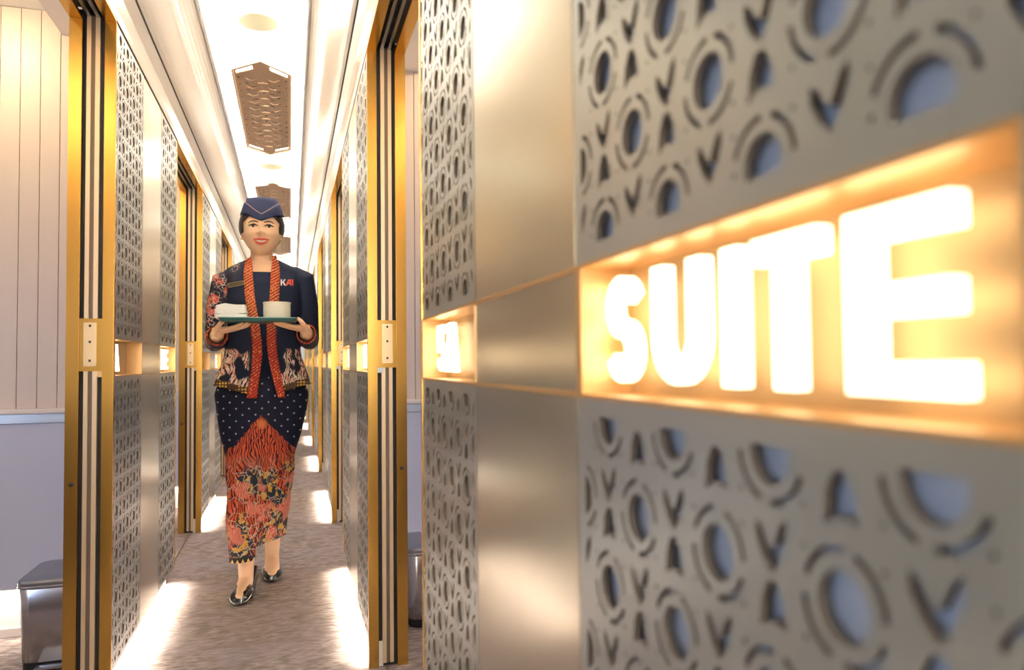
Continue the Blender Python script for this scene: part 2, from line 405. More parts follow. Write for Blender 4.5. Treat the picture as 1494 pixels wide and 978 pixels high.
# ------------------------------------------------------------------ signs
def stroke(pts, w_):
    """outline of a thick open path"""
    L_, R_ = [], []
    for i, p in enumerate(pts):
        a = pts[max(i-1, 0)]; b = pts[min(i+1, len(pts)-1)]
        d = Vector((b[0]-a[0], b[1]-a[1])).normalized(); n = Vector((-d.y, d.x))
        L_.append((p[0]+n.x*w_/2, p[1]+n.y*w_/2)); R_.append((p[0]-n.x*w_/2, p[1]-n.y*w_/2))
    return L_+R_[::-1]
def letter_shape(ch, w_, h, s, t):                          # s vertical stroke width, t horizontal stroke height
    if ch == 'E':
        m_ = (h-t)/2
        return [[(0, 0), (w_, 0), (w_, t), (s, t), (s, m_), (w_*.94, m_), (w_*.94, m_+t), (s, m_+t), (s, h-t), (w_*.96, h-t), (w_*.96, h), (0, h)]]
    if ch == 'T': return [[(w_/2-s/2, 0), (w_/2+s/2, 0), (w_/2+s/2, h-t), (w_, h-t), (w_, h), (0, h), (0, h-t), (w_/2-s/2, h-t)]]
    if ch == 'I': return [[(0, 0), (w_, 0), (w_, h), (0, h)]]
    if ch == 'U':
        r = w_/2-s/2; P = [(s/2, h)] + [(w_/2-r*math.cos(a), r+s/2-r*math.sin(a)) for a in [PI*i/12 for i in range(13)]] + [(w_-s/2, h)]
        return [stroke(P, s)]
    if ch == 'S':
        rx = w_/2-s/2; ry = (h-t)/4; P = []
        for i in range(15):
            a = math.radians(20+250*i/14); P.append((w_/2+rx*math.cos(a), h-t/2-ry+ry*math.sin(a)))
        for i in range(1, 15):
            a = math.radians(90-250*i/14); P.append((w_/2+rx*math.cos(a), t/2+ry+ry*math.sin(a)))
        return [stroke(P, (s+t)/2)]
    if ch == '5':
        rx = w_/2-s/2; ry = h*.30-t/2
        P = [(w_*.95, h-t/2), (s/2+.002, h-t/2)]
        out = [(w_*.95, h), (0.002, h), (0.002, h*.42), (s, h*.42), (s, h-t), (w_*.95, h-t)]
        Q = [(s*.6, h*.50)]
        for i in range(15):
            a = math.radians(115-280*i/14); Q.append((w_/2+rx*math.cos(a), h*.31+ry*math.sin(a)))
        return [out, stroke(Q, (s+t)/2*.98)]
    if ch == 'A':
        return [[(0, 0), (s, 0), (s+.004, h*.22), (w_-s-.004, h*.22), (w_-s, 0), (w_, 0), (w_/2+s*.62, h), (w_/2-s*.62, h)],
                [(s*.95+w_*.08, h*.38), (w_-s*.95-w_*.08, h*.38), (w_/2, h*.78)]]
def sign_letter(ch, ytl, w_, z0, h, parent, depth=.012, xf=.021, s=.0165, t=.0150):
    """a lit block letter; reads towards the viewer's right, i.e. towards -y on the right wall"""
    shapes = letter_shape(ch, w_, h, s, t)
    if ch == '5':
        mes = [fill2d([o], depth, .0012) for o in shapes]
        bm = bmesh.new()
        for q in mes: bm.from_mesh(q)
        me = bpy.data.meshes.new('letter'); bm.to_mesh(me); bm.free()
    else: me = fill2d(shapes, depth, .0012)
    for v in me.vertices:
        x, y, z = v.co; v.co = (xf+depth/2-z, ytl-x, z0+y)
    me.flip_normals() if False else None
    set_mats(me, [M['letter']])
    bm = bmesh.new(); bm.from_mesh(me); bmesh.ops.recalc_face_normals(bm, faces=bm.faces); bm.to_mesh(me); bm.free()
    return link(bpy.data.objects.new('letter', me), parent)
def niche(root, y0, y1, fw0, fw1):
    a, b = ZBA, ZBB; mb = MB(); D = .049; t_ = .0035
    mb.box(-.0012, D, y0, y1, b-t_, b); mb.box(-.0012, D, y0, y1, a, a+t_)
    mb.box(-.0012, D, y0, y0+fw0, a+t_, b-t_); mb.box(-.0012, D, y1-fw1, y1, a+t_, b-t_)
    mb.build('frame', M['gold'], root, bevel=.0006)
    box('back_plate', (D-.003, D, y0+fw0+.0005, y1-fw1-.0005, a+t_, b-t_), M['plate'], root)
def make_suite():
    r = empty('suite_sign')
    niche(r, .0200, Y1-.001, .002, .013)
    yo = -SEG0
    for ch, a, b in (('S', .583, .530), ('U', .500, .432), ('I', .4065, .3895), ('T', .374, .3185), ('E', .298, .2345)):
        sign_letter(ch, a+yo, a-b, .9545, .0872, r)
    for k in range(4):                                      # stand-off pins
        pass
    return r
def make_number():
    r = empty('suite_number_sign')
    niche(r, Y2+.001, SEGL-.003, .004, .018)
    sign_letter('5', 1.355-SEG0, .062, .9555, .0850, r); sign_letter('A', 1.280-SEG0, .076, .9555, .0850, r)
    return r

# ------------------------------------------------------------------ sliding-door opening: jambs at both ends, head above (frame x 0..TH, y 0..OPEN)
def make_door(name):
    r = empty(name, kind='structure')
    H = 2.0
    for end, sg, yb in (('far', 1, OPEN), ('near', -1, 0.0)):
        def bx(nm, x0, x1, d0, d1, z0, z1, mat, bevel=0):
            ya, yc = sorted((yb+sg*d0, yb+sg*d1)); return box(nm, (x0, x1, ya, yc, z0, z1), mat, r, bevel)
        bx('brass_jamb', -.0015, .0295, -.002, .0105, 0 if end == 'far' else ZB, H, M['brass'], .0012)
        bx('brass_jamb', .0895, TH+.0015, -.002, .0105, 0, H, M['brass'], .0012)
        bx('channel_back', .0295, .0895, .0165, .0190, 0, H+.03, M['black'])
        bx('channel_side', .0285, .0305, .0105, .0165, 0, H+.03, M['black']); bx('channel_side', .0885, .0905, .0105, .0165, 0, H+.03, M['black'])
        bx('door_edge', .0425, .0550, .001, .0165, .012, H+.015, M['rib'], .001)
        bx('door_edge', .0665, .0780, .001, .0165, .012, H+.015, M['rib'], .001)
        bx('door_seal', .0550, .0665, .006, .0165, .012, H+.015, M['seal'])
        if end == 'far':
            bx('latch_block', .0298, .0892, .0005, .012, .958, 1.112, M['brass'])
            bx('latch_plate', .0440, .0780, -.003, .0005, .972, 1.100, M['latch'], .0012)
            for z in (.985, 1.04, 1.087): bx('latch_hole', .058, .064, -.0036, -.0028, z, z+.007, M['black'])
            mb = MB(); c = (.1055, OPEN-.0022, .632)
            mb.tube([(c[0], c[1]-.003, c[2]), (c[0], c[1]+.002, c[2])], .0062, 12); mb.build('screw_cap', M['black'], r, smooth=True)
    # head
    box('brass_head', (-.0015, .0295, 0, OPEN, H, H+.012), M['brass'], r, .001)
    box('brass_head', (.0895, TH+.0015, 0, OPEN, H, H+.012), M['brass'], r, .001)
    box('head_channel', (.0295, .0895, -.015, OPEN+.015, H+.028, H+.034), M['black'], r)
    for x in (.0425, .0665): box('head_rail', (x, x+.010, 0, OPEN, H+.008, H+.028), M['steel_dark'], r, .001)
    box('head_core', (.003, TH-.003, 0, OPEN, H+.034, 2.06), M['core'], r)
    box('floor_track', (.0555, .0645, -.0, OPEN, .001, .0045), M['track'], r)
    return r

DUP = []
wall0, suite0, num0 = make_wall(), make_suite(), make_number()
door0 = make_door('door_1')
NEAR = {(1, 0): 'nearest right wall', (-1, 1): 'left wall beside the first left doorway', (1, 1): 'right wall beyond the first right doorway',
        (-1, 2): 'left wall beyond the second left doorway', (1, 2): 'right wall beyond the second right doorway'}
first = True; dn = 0
for k in range(-2, 7):
    for s in (1, -1):
        if s > 0: loc = (XR, SEG0+k*PITCH, 0); rz = 0
        else: loc = (XL, SEG0+k*PITCH+SEGL, 0); rz = PI
        for kind, proto in (('wall', wall0), ('suite', suite0), ('num', num0)):
            if kind != 'wall' and k < -1: continue
            o = proto if (k == 0 and s == 1) else copy_tree(proto)
            o.location = loc; o.rotation_euler = (0, 0, rz)
            if kind == 'wall':
                o.name = 'wall_right' if s > 0 else 'wall_left'; o['kind'] = 'structure'
            else:
                where = NEAR.get((s, k))
                o['category'] = 'sign'
                base = 'glowing white SUITE letters in a gold niche' if kind == 'suite' else 'glowing suite number in a gold niche'
                if where: o['label'] = base + ', ' + where; o['group'] = 'illuminated suite signs'
                elif k < 0: o['label'] = base + ', wall behind the viewer'; o['group'] = 'illuminated suite signs behind'
                else:
                    o['label'] = base + ', far end of the ' + ('right' if s > 0 else 'left') + ' wall'
                    o['group'] = 'far suite signs ' + ('right' if s > 0 else 'left') + (' words' if kind == 'suite' else ' numbers')
        if k < 6:
            dn += 1; o = door0 if (k == -2 and s == 1) else copy_tree(door0); o.name = 'door_%d' % dn
            if s > 0: o.location = (XR, SEG0+k*PITCH+SEGL, 0)
            else:
                o.location = (XL, SEG0+k*PITCH+SEGL, 0); o.scale = (-1, 1, 1)

# ------------------------------------------------------------------ floor and ceiling
YE = YMAX+0.9
fl = MB(); fl.box(-2.1, 1.85, YMIN-.3, YE+.2, -.06, 0); tag(fl.build('floor', M['carpet']), kind='structure')
def xs(s, o): return XC+s*o
for s, nm in ((-1, 'trim_1'), (1, 'trim_2')):
    r = empty(nm, kind='structure')
    hw = (XR-XL)/2
    # frieze over the walls and the curved cove above the seam
    P = [(hw, 2.012), (hw-.004, 2.035), (hw-.016, 2.072), (hw-.036, 2.108)]
    Q = [(p[0]+.012, p[1]+.006) for p in P][::-1]
    mb = MB(); mb.prism([(xs(s, a), z) for a, z in P+Q], 'y', YMIN-.3, YE); mb.build('frieze_panel', M['laminate'], r, smooth=False)
    P = []
    for i in range(13):
        t = i/12; P.append((hw-.0375-(hw-.0375-.19)*t, 2.1105+.170*(math.sin(t*PI/2)**1.15)))
    P += [(.186, 2.2845), (.188, 2.290)]
    Q = [(p[0]+.008, p[1]+.012) for p in P[:-2]][::-1]
    P2 = P+[(.235, 2.290)]
    mb = MB(); mb.prism([(xs(s, a), z) for a, z in P+[(.20, 2.290)]+Q[1:]], 'y', YMIN-.3, YE)
    o = mb.build('cove_panel', M['laminate'], r, smooth=False)
    box('seam_strip', (min(xs(s, hw-.041), xs(s, hw-.030)), max(xs(s, hw-.041), xs(s, hw-.030)), YMIN-.3, YE, 2.109, 2.1125), M['seam'], r)
    box('light_shelf', (min(xs(s, .195), xs(s, .26)), max(xs(s, .195), xs(s, .26)), YMIN-.3, YE, 2.278, 2.284), M['white'], r)
    box('cove_upstand', (min(xs(s, .255), xs(s, .262)), max(xs(s, .255), xs(s, .262)), YMIN-.3, YE, 2.284, 2.36), M['white'], r)
tag(MB().box(XC-.27, XC+.27, YMIN-.3, YE, 2.345, 2.36).build('ceiling', M['white']), kind='structure')
tag(MB().box(XL-TH, XR+TH, YMIN-.3, YE, 2.40, 2.42).build('ceiling', M['white']), kind='structure')
for s in (-1, 1):
    hw = (XR-XL)/2
    a, b = sorted((xs(s, hw+.02), xs(s, hw+TH-.02)))
    tag(box('wall_over_doors', (a, b, YMIN-.3, YE, 2.062, 2.40), M['white']), kind='structure')
tag(box('wall_far', (XL, XR, YE, YE+.05, 0, 2.4), M['white']), kind='structure')
tag(box('wall_behind', (XL-.1, XR+.1, YMIN-.35, YMIN-.3, 0, 2.4), M['board']), kind='structure')

# ------------------------------------------------------------------ ceiling grilles and discs
def make_grille():
    r = empty('ceiling_grille')
    W, y0, y1, ap = .131, -.625, .625, .125
    hexa = lambda q, e=0: [(-W+q, y0+q*.4), (0, y0-ap+q*1.1+e), (W-q, y0+q*.4), (W-q, y1-q*.4), (0, y1+ap-q*1.1-e), (-W+q, y1-q*.4)]
    holes = []
    def quad(cx, cy, a, b, rot=0): return [(cx+a*math.cos(t)*math.cos(rot)-b*math.sin(t)*math.sin(rot), cy+a*math.cos(t)*math.sin(rot)+b*math.sin(t)*math.cos(rot)) for t in [2*PI*i/10 for i in range(10)]]
    for sy in (-1, 1):                                      # long slots along the pointed ends
        for sx in (-1, 1):
            o = [(.036, .622), (.112, .553), (.112, .590), (.036, .668)]
            o = [(sx*x, sy*(y+.015)) for x, y in o]; holes.append(o)
    for i in range(-6, 7):
        y = i*.088
        for sx in (-1, 1):
            holes.append(quad(sx*.105, y, .0045, .010)); 
            if abs(i) < 6:
                holes.append(quad(sx*.040, y+.02, .018, .0055, sx*.5)); holes.append(quad(sx*.072, y-.02, .0055, .014, sx*.5))
        if abs(i) < 6: holes.append(quad(0, y, .006, .012))
    me = fill2d([hexa(0)]+holes, .004); place2d(me, 'z', 0); set_mats(me, [M['bronze'], M['edge']], 2)
    link(bpy.data.objects.new('cut_plate', me), r)
    mb = MB()                                               # raised rim
    o_, i_ = hexa(0), hexa(.010)
    for k in range(6):
        a, b, c, d = o_[k], o_[(k+1) % 6], i_[(k+1) % 6], i_[k]
        mb.add([(p[0], p[1], z) for z in (-.008, -.002) for p in (a, b, c, d)], [(0, 1, 2, 3), (7, 6, 5, 4), (0, 4, 5, 1), (1, 5, 6, 2), (2, 6, 7, 3), (3, 7, 4, 0)])
    mb.build('rim', M['bronze'], r)
    mb = MB()                                               # embossed scrolls
    for i in range(-5, 6):
        y = i*.105
        for sx in (-1, 1):
            mb.tube([(sx*(.026+.012*t), y+.022*math.sin(t*.8), -.0025) for t in (0, .8, 1.6, 2.4, 3.2, 4)], [.0015, .003, .0035, .0035, .003, .0015], 6)
        mb.tube([(-.02, y+.05, -.003), (0, y+.042, -.004), (.02, y+.05, -.003)], [.002, .0045, .002], 6)
    o = mb.build('embossed_scroll', M['bronze'], r, smooth=True); o['kind'] = 'stuff'
    mb = MB().box(-.122, .122, -.55, .55, .003, .006); mb.build('glow_block_plate', M['bronze'], r)  # added backing that keeps the ceiling glow out of the holes
    for y in (-.5, .5): MB().tube([(0, y, .003), (0, y, .044)], .006, 8).build('hanger', M['bronze'], r)
    return r
g0 = make_grille()
for k in range(-2, 5):
    o = g0 if k == 0 else copy_tree(g0)
    o.location = (-.128, 4.09+k*PITCH, 2.303)
    o['category'] = 'grille'; o['group'] = 'bronze ceiling grilles'
    o['label'] = {0: 'long six-sided bronze cut-out grille on ceiling, nearest the viewer', 1: 'second bronze ceiling grille, behind the cap of the attendant'}.get(k, 'bronze ceiling grille behind the viewer' if k < 0 else 'far bronze ceiling grille beyond the attendant')
d0 = empty('ceiling_speaker')
mb = MB(); mb.tube([(0, 0, 0), (0, 0, .012)], .076, 40); 
def disc(r, z0, z1, n=48): return [[(r_*math.cos(2*PI*i/n), r_*math.sin(2*PI*i/n), z_) for i in range(n)] for r_, z_ in ((r-.004, z0), (r, z0+.002), (r, z1))]
MB().loft(disc(.078, -.010, 0)).build('cover', M['disc'], d0, smooth=False)
MB().loft(disc(.083, -.004, 0)).build('ring', M['white'], d0)
for k in range(-1, 5):
    o = d0 if k == 0 else copy_tree(d0)
    o.location = (-.125, 3.05+k*PITCH, 2.345)
    o['category'] = 'ceiling disc'; o['group'] = 'round ceiling discs'
    o['label'] = {0: 'round pale cream disc in ceiling, just before nearest bronze grille'}.get(k, 'round cream disc behind the viewer' if k < 0 else 'round cream ceiling disc farther down the corridor')

# ------------------------------------------------------------------ cabins behind the doorways
def make_partition():
    """frame: x 0 at the wall's cabin face growing into the cabin, y = 0 front face of the boards"""
    r = empty('cabin_wall', kind='structure')
    L_ = 1.35; zt = 2.31
    W = .0655; me = None
    for i in range(int(L_/W)+1):
        x0 = .0105+(i-1)*W if i else 0
        x0 = max(x0, 0)
        if i == 0:
            MB().box(0, .0095, 0, .012, .815, 2.222).build('board', M['board'], r); continue
        if me is None:
            o = MB().box(.001, W-.001, 0, .012, .815, zt).build('board', M['board'], r, bevel=.0008); me = o.data
        else: o = link(bpy.data.objects.new('board', me), r)
        o.location = (.0105+(i-1)*W, 0, 0)
    box('board_backing', (0, L_+.03, .012, .03, 0, zt), M['seam'], r)
    box('rear_board_panel', (0, L_+.03, .030, .04, .80, zt), M['board'], r)
    box('rear_lower_panel', (0, L_+.03, .030, .045, 0, .795), M['reflected_dark'], r)
    box('ledge', (0, L_, -.045, .0, .802, .820), M['ledge'], r, .004)
    box('ledge_front', (0, L_, -.036, 0, .768, .800), M['ledge_blue'], r, .006)
    box('lower_panel', (0, L_, -.03, .0, .176, .766), M['blue'], r, .003)
    box('toe_recess', (0, L_, -.002, .0115, .03, .19), M['white'], r)
    box('baseboard', (0, L_, -.014, -.002, 0, .034), M['ledge'], r, .002)
    return r
p0 = make_partition()
k0 = True
for k in range(-2, 6):
    for s in (1, -1):
        o = p0 if k0 else copy_tree(p0); k0 = False
        o.name = 'wall_cabin'
        xw = (XR+TH+.001) if s > 0 else (XL-TH-.001)
        o.location = (xw, SEG0+SEGL+1.705+k*PITCH, 0); o.scale = (s, 1, 1)
for s in (1, -1):
    xw = (XR+TH) if s > 0 else (XL-TH)
    a, b = sorted((xw, xw+s*.205)); tag(box('ceiling_soffit', (a, b, YMIN, YMAX, 2.225, 2.30), M['soffit']), kind='structure')
    a, b = sorted((xw, xw+s*1.4)); tag(box('ceiling_cabin', (a, b, YMIN, YMAX, 2.312, 2.34), M['white']), kind='structure')
    a, b = sorted((xw, xw+s*.003))
    # outer wall with windows: below, above and piers between
    xo = xw+s*1.38; a, b = sorted((xo, xo+s*.05))
    mb = MB(); mb.box(a, b, YMIN, YMAX, 0, .80); mb.box(a, b, YMIN, YMAX, 1.75, 2.32)
    for k in range(-2, 7): mb.box(a, b, SEG0+k*PITCH+.45, SEG0+k*PITCH+1.1, .8, 1.75)
    tag(mb.build('wall_outer', M['soffit']), kind='structure')
    for k in range(-1, 6):
        y0 = SEG0+k*PITCH+1.1
        r = empty('window_%d' % (k+2 if s > 0 else k+10), loc=(xo, y0, .8), kind='structure')
        mb = MB()
        y1_ = PITCH-.65
        for q in ((0, y1_, 0, .03), (0, y1_, .92, .95), (0, .03, .03, .92), (y1_-.03, y1_, .03, .92)): mb.box(-.01, .03, *q)
        mb.build('window_frame', M['ledge_blue'], r)
        gl = pbr('glass', (1, 1, 1), 0, 0.0) if 'glass' not in M else M['glass']; M['glass'] = gl
        gl.node_tree.nodes['Principled BSDF'].inputs['Transmission Weight'].default_value = 1
        box('pane', (.008, .012, .03, y1_-.03, .03, .92), gl, r)

# ------------------------------------------------------------------ pedal bins
def make_bin():
    r = empty('pedal_bin')
    def rr(w_, d_, rad, z, dx=0, dy=0, n=5):
        P = []
        for cx, cy, a0 in ((w_/2-rad, d_/2-rad, 0), (-w_/2+rad, d_/2-rad, 90), (-w_/2+rad, -d_/2+rad, 180), (w_/2-rad, -d_/2+rad, 270)):
            for i in range(n+1):
                a = math.radians(a0+90*i/n); P.append((cx+rad*math.cos(a)+dx, cy+rad*math.sin(a)+dy, z))
        return P
    MB().loft([rr(.205, .25, .035, .028), rr(.21, .255, .036, .03), rr(.225, .27, .038, .262), rr(.222, .267, .037, .264)]).build('body', M['steel'], r, smooth=True)
    MB().loft([rr(.20, .245, .034, 0), rr(.205, .25, .035, .003), rr(.205, .25, .035, .026), rr(.20, .245, .034, .027)]).build('base', M['black'], r)
    MB().loft([rr(.232, .277, .04, .266), rr(.236, .281, .041, .270), rr(.236, .281, .041, .283), rr(.226, .271, .038, .290), rr(.12, .16, .02, .294)]).build('lid', M['steel_dark'], r, smooth=False)
    MB().loft([rr(.237, .282, .041, .266), rr(.238, .283, .041, .267), rr(.238, .283, .041, .272), rr(.237, .282, .041, .273)]).build('lid_band', M['steel'], r)
    MB().box(-.055, .055, -.165, -.120, .016, .024).build('pedal', M['steel'], r, bevel=.003)
    MB().box(-.05, .05, -.130, -.127, .205, .222).build('grip', M['steel'], r, bevel=.002)
    return r
b0 = make_bin(); b0.location = (-.722, 2.845, 0)
tag(b0, 'brushed steel pedal bin on cabin floor, partly behind first left brass jamb', 'bin', 'steel pedal bins')
b1 = copy_tree(b0); b1.location = (.52, 2.845, 0)
tag(b1, 'steel pedal bin seen in the narrow gap of first right doorway', 'bin')

#PERSON#
# ------------------------------------------------------------------ the attendant
YB = 3.43                                                   # depth of the torso axis
person = empty('person', loc=(-.118, 3.42, 0), label='smiling woman in navy batik uniform and cap walking with a tray', cat='person')
OFF = (-.118, 3.42, 0)
def pb(mb, name, mat, parent=None, smooth=True, **k):       # part built in world coordinates
    return mb.build(name, mat, parent or person, smooth=smooth, off=OFF, **k)
def X(u, Y=YB, v=500): return at(u, v, Y).x
def Z(v, Y=YB, u=382): return at(u, v, Y).z
def ering(cx, cy, z, a, b, n=40, rot=0, p=2.0, zf=None):
    out = []
    for i in range(n):
        t = 2*PI*i/n; c_, s_ = math.cos(t), math.sin(t)
        x = a*math.copysign(abs(c_)**(2/p), c_); y = b*math.copysign(abs(s_)**(2/p), s_)
        q = (cx+x*math.cos(rot)-y*math.sin(rot), cy+x*math.sin(rot)+y*math.cos(rot))
        out.append((q[0], q[1], z if zf is None else zf(q[0], q[1])))
    return out
def remesh(mb, size, name, smooth_it=6, fac=0.5):
    me = bpy.data.meshes.new(name); me.from_pydata(mb.v, [], mb.f)
    bm = bmesh.new(); bm.from_mesh(me); bmesh.ops.recalc_face_normals(bm, faces=bm.faces); bm.to_mesh(me); bm.free()
    o = bpy.data.objects.new(name, me); C.objects.link(o)
    r = o.modifiers.new('r', 'REMESH'); r.mode = 'VOXEL'; r.voxel_size = size; r.adaptivity = 0
    s_ = o.modifiers.new('s', 'SMOOTH'); s_.iterations = smooth_it; s_.factor = fac
    dg = bpy.context.evaluated_depsgraph_get(); dg.update()
    out = bpy.data.meshes.new_from_object(o.evaluated_get(dg)); bpy.data.objects.remove(o); return out
def finish(me, name, mats, parent=None, keep=None):
    bm = bmesh.new(); bm.from_mesh(me)
    if keep:
        bmesh.ops.delete(bm, geom=[f for f in bm.faces if not keep(f.calc_center_median())], context='FACES')
    for v in bm.verts: v.co = (v.co.x-OFF[0], v.co.y-OFF[1], v.co.z-OFF[2])
    bm.to_mesh(me); bm.free(); me.name = name
    me.materials.clear()
    for x in (mats if isinstance(mats, list) else [mats]): me.materials.append(x)
    me.polygons.foreach_set('use_smooth', [True]*len(me.polygons)); me.update()
    return link(bpy.data.objects.new(name, me), parent or person)

# key joints
HC = at(382, 336, 3.40)                                     # head centre
shL, shR = at(325, 410, YB), at(443, 407, YB)
elL, elR = at(314, 497, 3.47), at(451, 495, 3.47)
wrL, wrR = at(317, 487, 3.235), at(446, 484, 3.235)
TRAY_Z = at(375, 466, 3.03).z

def head_fn(p, d):
    x, y, z = p                                             # -y is the face
    if z < 0:
        t = -z/.113; x *= 1-.15*t**2.2; y *= 1-.20*t**2
        if y < 0: y += -.006*t
    if y < -.02: y = -.02+(y+.02)*.93
    if z < -.02 and abs(x) > .03 and y < 0: x *= 1.03
    def gs(cx, cz, sx, sz): return math.exp(-((x-cx)/sx)**2-((z-cz)/sz)**2)
    if y < 0:
        y -= .020*gs(0, -.026, .0105, .012)+.009*gs(0, -.006, .006, .02)+.005*gs(.012, -.030, .006, .006)+.005*gs(-.012, -.030, .006, .006)
        y += .006*(gs(.031, .002, .015, .010)+gs(-.031, .002, .015, .010))
        y -= .005*(gs(.040, -.028, .018, .016)+gs(-.040, -.028, .018, .016))
        y -= .006*gs(0, -.060, .022, .010)+.006*gs(0, -.100, .02, .015)
        y += .004*gs(0, -.080, .02, .006)
    return Vector((x, y, z))
HR = (.0845, .094, .114)
# hand in a local frame: x towards the fingers, y towards the thumb, z out of the palm
def hand(mb, W, fx, ty, sc=1.0):
    fx = Vector(fx).normalized(); ty = Vector(ty); ty = (ty-fx*ty.dot(fx)).normalized(); nz = fx.cross(ty)
    if nz.z < 0: nz = -nz
    P = lambda x, y, z: W+(fx*x+ty*y+nz*z)*sc
    rings = []
    for x, hw, hh, cy in ((-.012, .024, .019, 0), (.01, .028, .017, 0), (.035, .036, .015, 0), (.065, .040, .0125, 0), (.084, .038, .010, -.001)):
        rings.append([P(x, cy+hw*math.cos(t), hh*math.sin(t)) for t in [2*PI*i/16 for i in range(16)]])
    mb.loft(rings)
    for y0, L_, r0 in ((.029, .068, .0082), (.0095, .076, .0085), (-.010, .070, .0080), (-.029, .054, .0072)):
        a = y0*.25
        mb.tube([P(.070, y0, 0), P(.086, y0+a*.2, .001), P(.086+L_*.45, y0+a*.6, .004), P(.086+L_*.75, y0+a, .008), P(.086+L_*.97, y0+a, .013)], [r0*1.05, r0, r0*.95, r0*.88, r0*.72], 10)
    mb.tube([P(.012, .018, 0), P(.030, .040, .004), P(.048, .053, .012), P(.060, .051, .025), P(.070, .044, .035)], [.014, .0125, .0105, .0098, .0078], 10)
    return P

body = MB()
body.ell(HC, HR, 48, 40, fn=head_fn)
for s in (-1, 1): body.ell(HC+Vector((s*.0795, .008, -.012)), (.009, .016, .028), 12, 10)
nb = at(382, 392, YB)
body.tube([HC+Vector((0, .022, -.06)), Vector((nb.x, YB+.005, Z(372))), Vector((nb.x, YB+.008, Z(384))), Vector((nb.x, YB+.01, Z(398)))], [.050, .0475, .050, .062], 24)
tz = lambda v: Z(v)
cx0 = X(384)
torso = [(382, .060, .050), (388, .100, .060), (396, .145, .080), (415, .158, .105), (440, .160, .120), (465, .150, .112), (495, .128, .100), (520, .130, .100), (550, .155, .112), (585, .165, .108), (620, .145, .100)]
body.loft([ering(cx0, YB+.01, tz(v), a, b_, 32) for v, a, b_ in torso])
for a, e, w_, hs, hx, ty in ((shL, elL, wrL, 1, (.80, -.50, .10), (-.5, -.8, 0)), (shR, elR, wrR, -1, (-.80, -.50, .10), (.5, -.8, 0))):
    ins = Vector((a.x+hs*.04, a.y+.005, a.z+.008))
    body.tube([ins, a, a.lerp(e, .5), e], [.044, .043, .040, .037], 18)
    body.tube([e, e.lerp(w_, .4), e.lerp(w_, .8), w_], [.036, .036, .028, .025], 18)
    hp = w_ + Vector((0, -.012, .010))
    hand(body, hp, hx, ty, .96)
# legs: left-in-picture leg steps forward, the other trails with a lifted heel
hipL_, hipR_ = Vector((cx0-.068, YB+.01, Z(605))), Vector((cx0+.068, YB+.01, Z(605)))
anL, anR = at(359, 846, 3.33), at(397, 812, 3.60)
knL, knR = Vector((X(360, 3.36), 3.375, .49)), Vector((X(400, 3.44), 3.45, .48))
for h, k_, a in ((hipL_, knL, anL), (hipR_, knR, anR)):
    body.tube([h, h.lerp(k_, .5), k_], [.072, .062, .048], 20)
    body.tube([k_, k_.lerp(a, .3), k_.lerp(a, .65), a], [.047, .049, .037, .030], 20)
toL, toR = Vector((anL.x-.018, 3.205, .028)), Vector((anR.x+.002, 3.50, .034))
for a, t in ((anL, toL), (anR, toR)):
    heel = Vector((a.x, a.y+.035, max(a.z-.055, .07)))
    body.tube([a, a.lerp(t, .35)+Vector((0, 0, -.012)), a.lerp(t, .75)+Vector((0, 0, -.012)), t], [.031, .033, .034, .022], 16)
    body.tube([a, heel], [.030, .026], 14)
bm_ = remesh(body, .0034, 'body', 5)
BODY = finish(bm_, 'body', M['skin'])

# face details
def hp(x, z, out=0):                                        # a point on the face surface
    th = math.acos(max(-1, min(1, z/HR[2]))); sx = x/(HR[0]*math.sin(th)*(1-.15*max(0, -z/.113)**2.2))
    sx = max(-1, min(1, sx)); d = Vector((sx*math.sin(th), -math.sqrt(max(0, 1-sx*sx))*math.sin(th), math.cos(th)))
    q = head_fn(Vector((d.x*HR[0], d.y*HR[1], d.z*HR[2])), d); return HC+Vector((q.x, q.y-out, q.z))
for s in (-1, 1):
    c_ = hp(s*.031, .0035, -.0055)
    mb = MB().ell(c_, (.0150, .008, .0066), 16, 10); e_ = pb(mb, 'eye', M['eye_white'])
    mb = MB().ell(c_+Vector((0, -.0035, .0003)), (.0088, .0060, .0070), 14, 8); pb(mb, 'iris', M['eye_dark'], e_).location = (0, 0, 0)
    mb = MB().tube([hp(s*(.031-.017), .0045, .0015), hp(s*.026, .0100, .002), hp(s*.036, .0100, .002), hp(s*(.031+.019), .0055, .0015)], [.0018, .0034, .0036, .0020], 8); pb(mb, 'eyelid_line', M['eye_dark'])
    mb = MB().tube([hp(s*.0135, .0200, 0), hp(s*.028, .0250, 0), hp(s*.042, .0245, 0), hp(s*.053, .0185, 0)], [.0022, .0034, .003, .0014], 8); pb(mb, 'eyebrow', M['brow'])
    mb = MB().ell(HC+Vector((s*.083, .002, -.040)), (.005, .005, .006), 10, 8); pb(mb, 'earring', M['badge_edge'])
mz = -.060
mb = MB()
up = [(-.031, .0055), (-.022, .0035), (-.010, .0045), (0, .003), (.010, .0045), (.022, .0035), (.031, .0055)]
mb.tube([hp(x, mz+z+.0035, .0006) for x, z in up], [.0012, .0032, .0042, .0038, .0042, .0032, .0012], 8)
mb.tube([hp(x, mz+z, .0006) for x, z in ((-.030, .006), (-.020, -.004), (-.009, -.0085), (0, -.0095), (.009, -.0085), (.020, -.004), (.030, .006))], [.0012, .0035, .005, .0055, .005, .0035, .0012], 8)
pb(mb, 'lips', M['lip'])
mb = MB().tube([hp(x, mz+z, -.0008) for x, z in ((-.019, .003), (-.009, -.0010), (0, -.0022), (.009, -.0010), (.019, .003))], [.001, .0026, .003, .0026, .001], 8); pb(mb, 'teeth', M['teeth'])

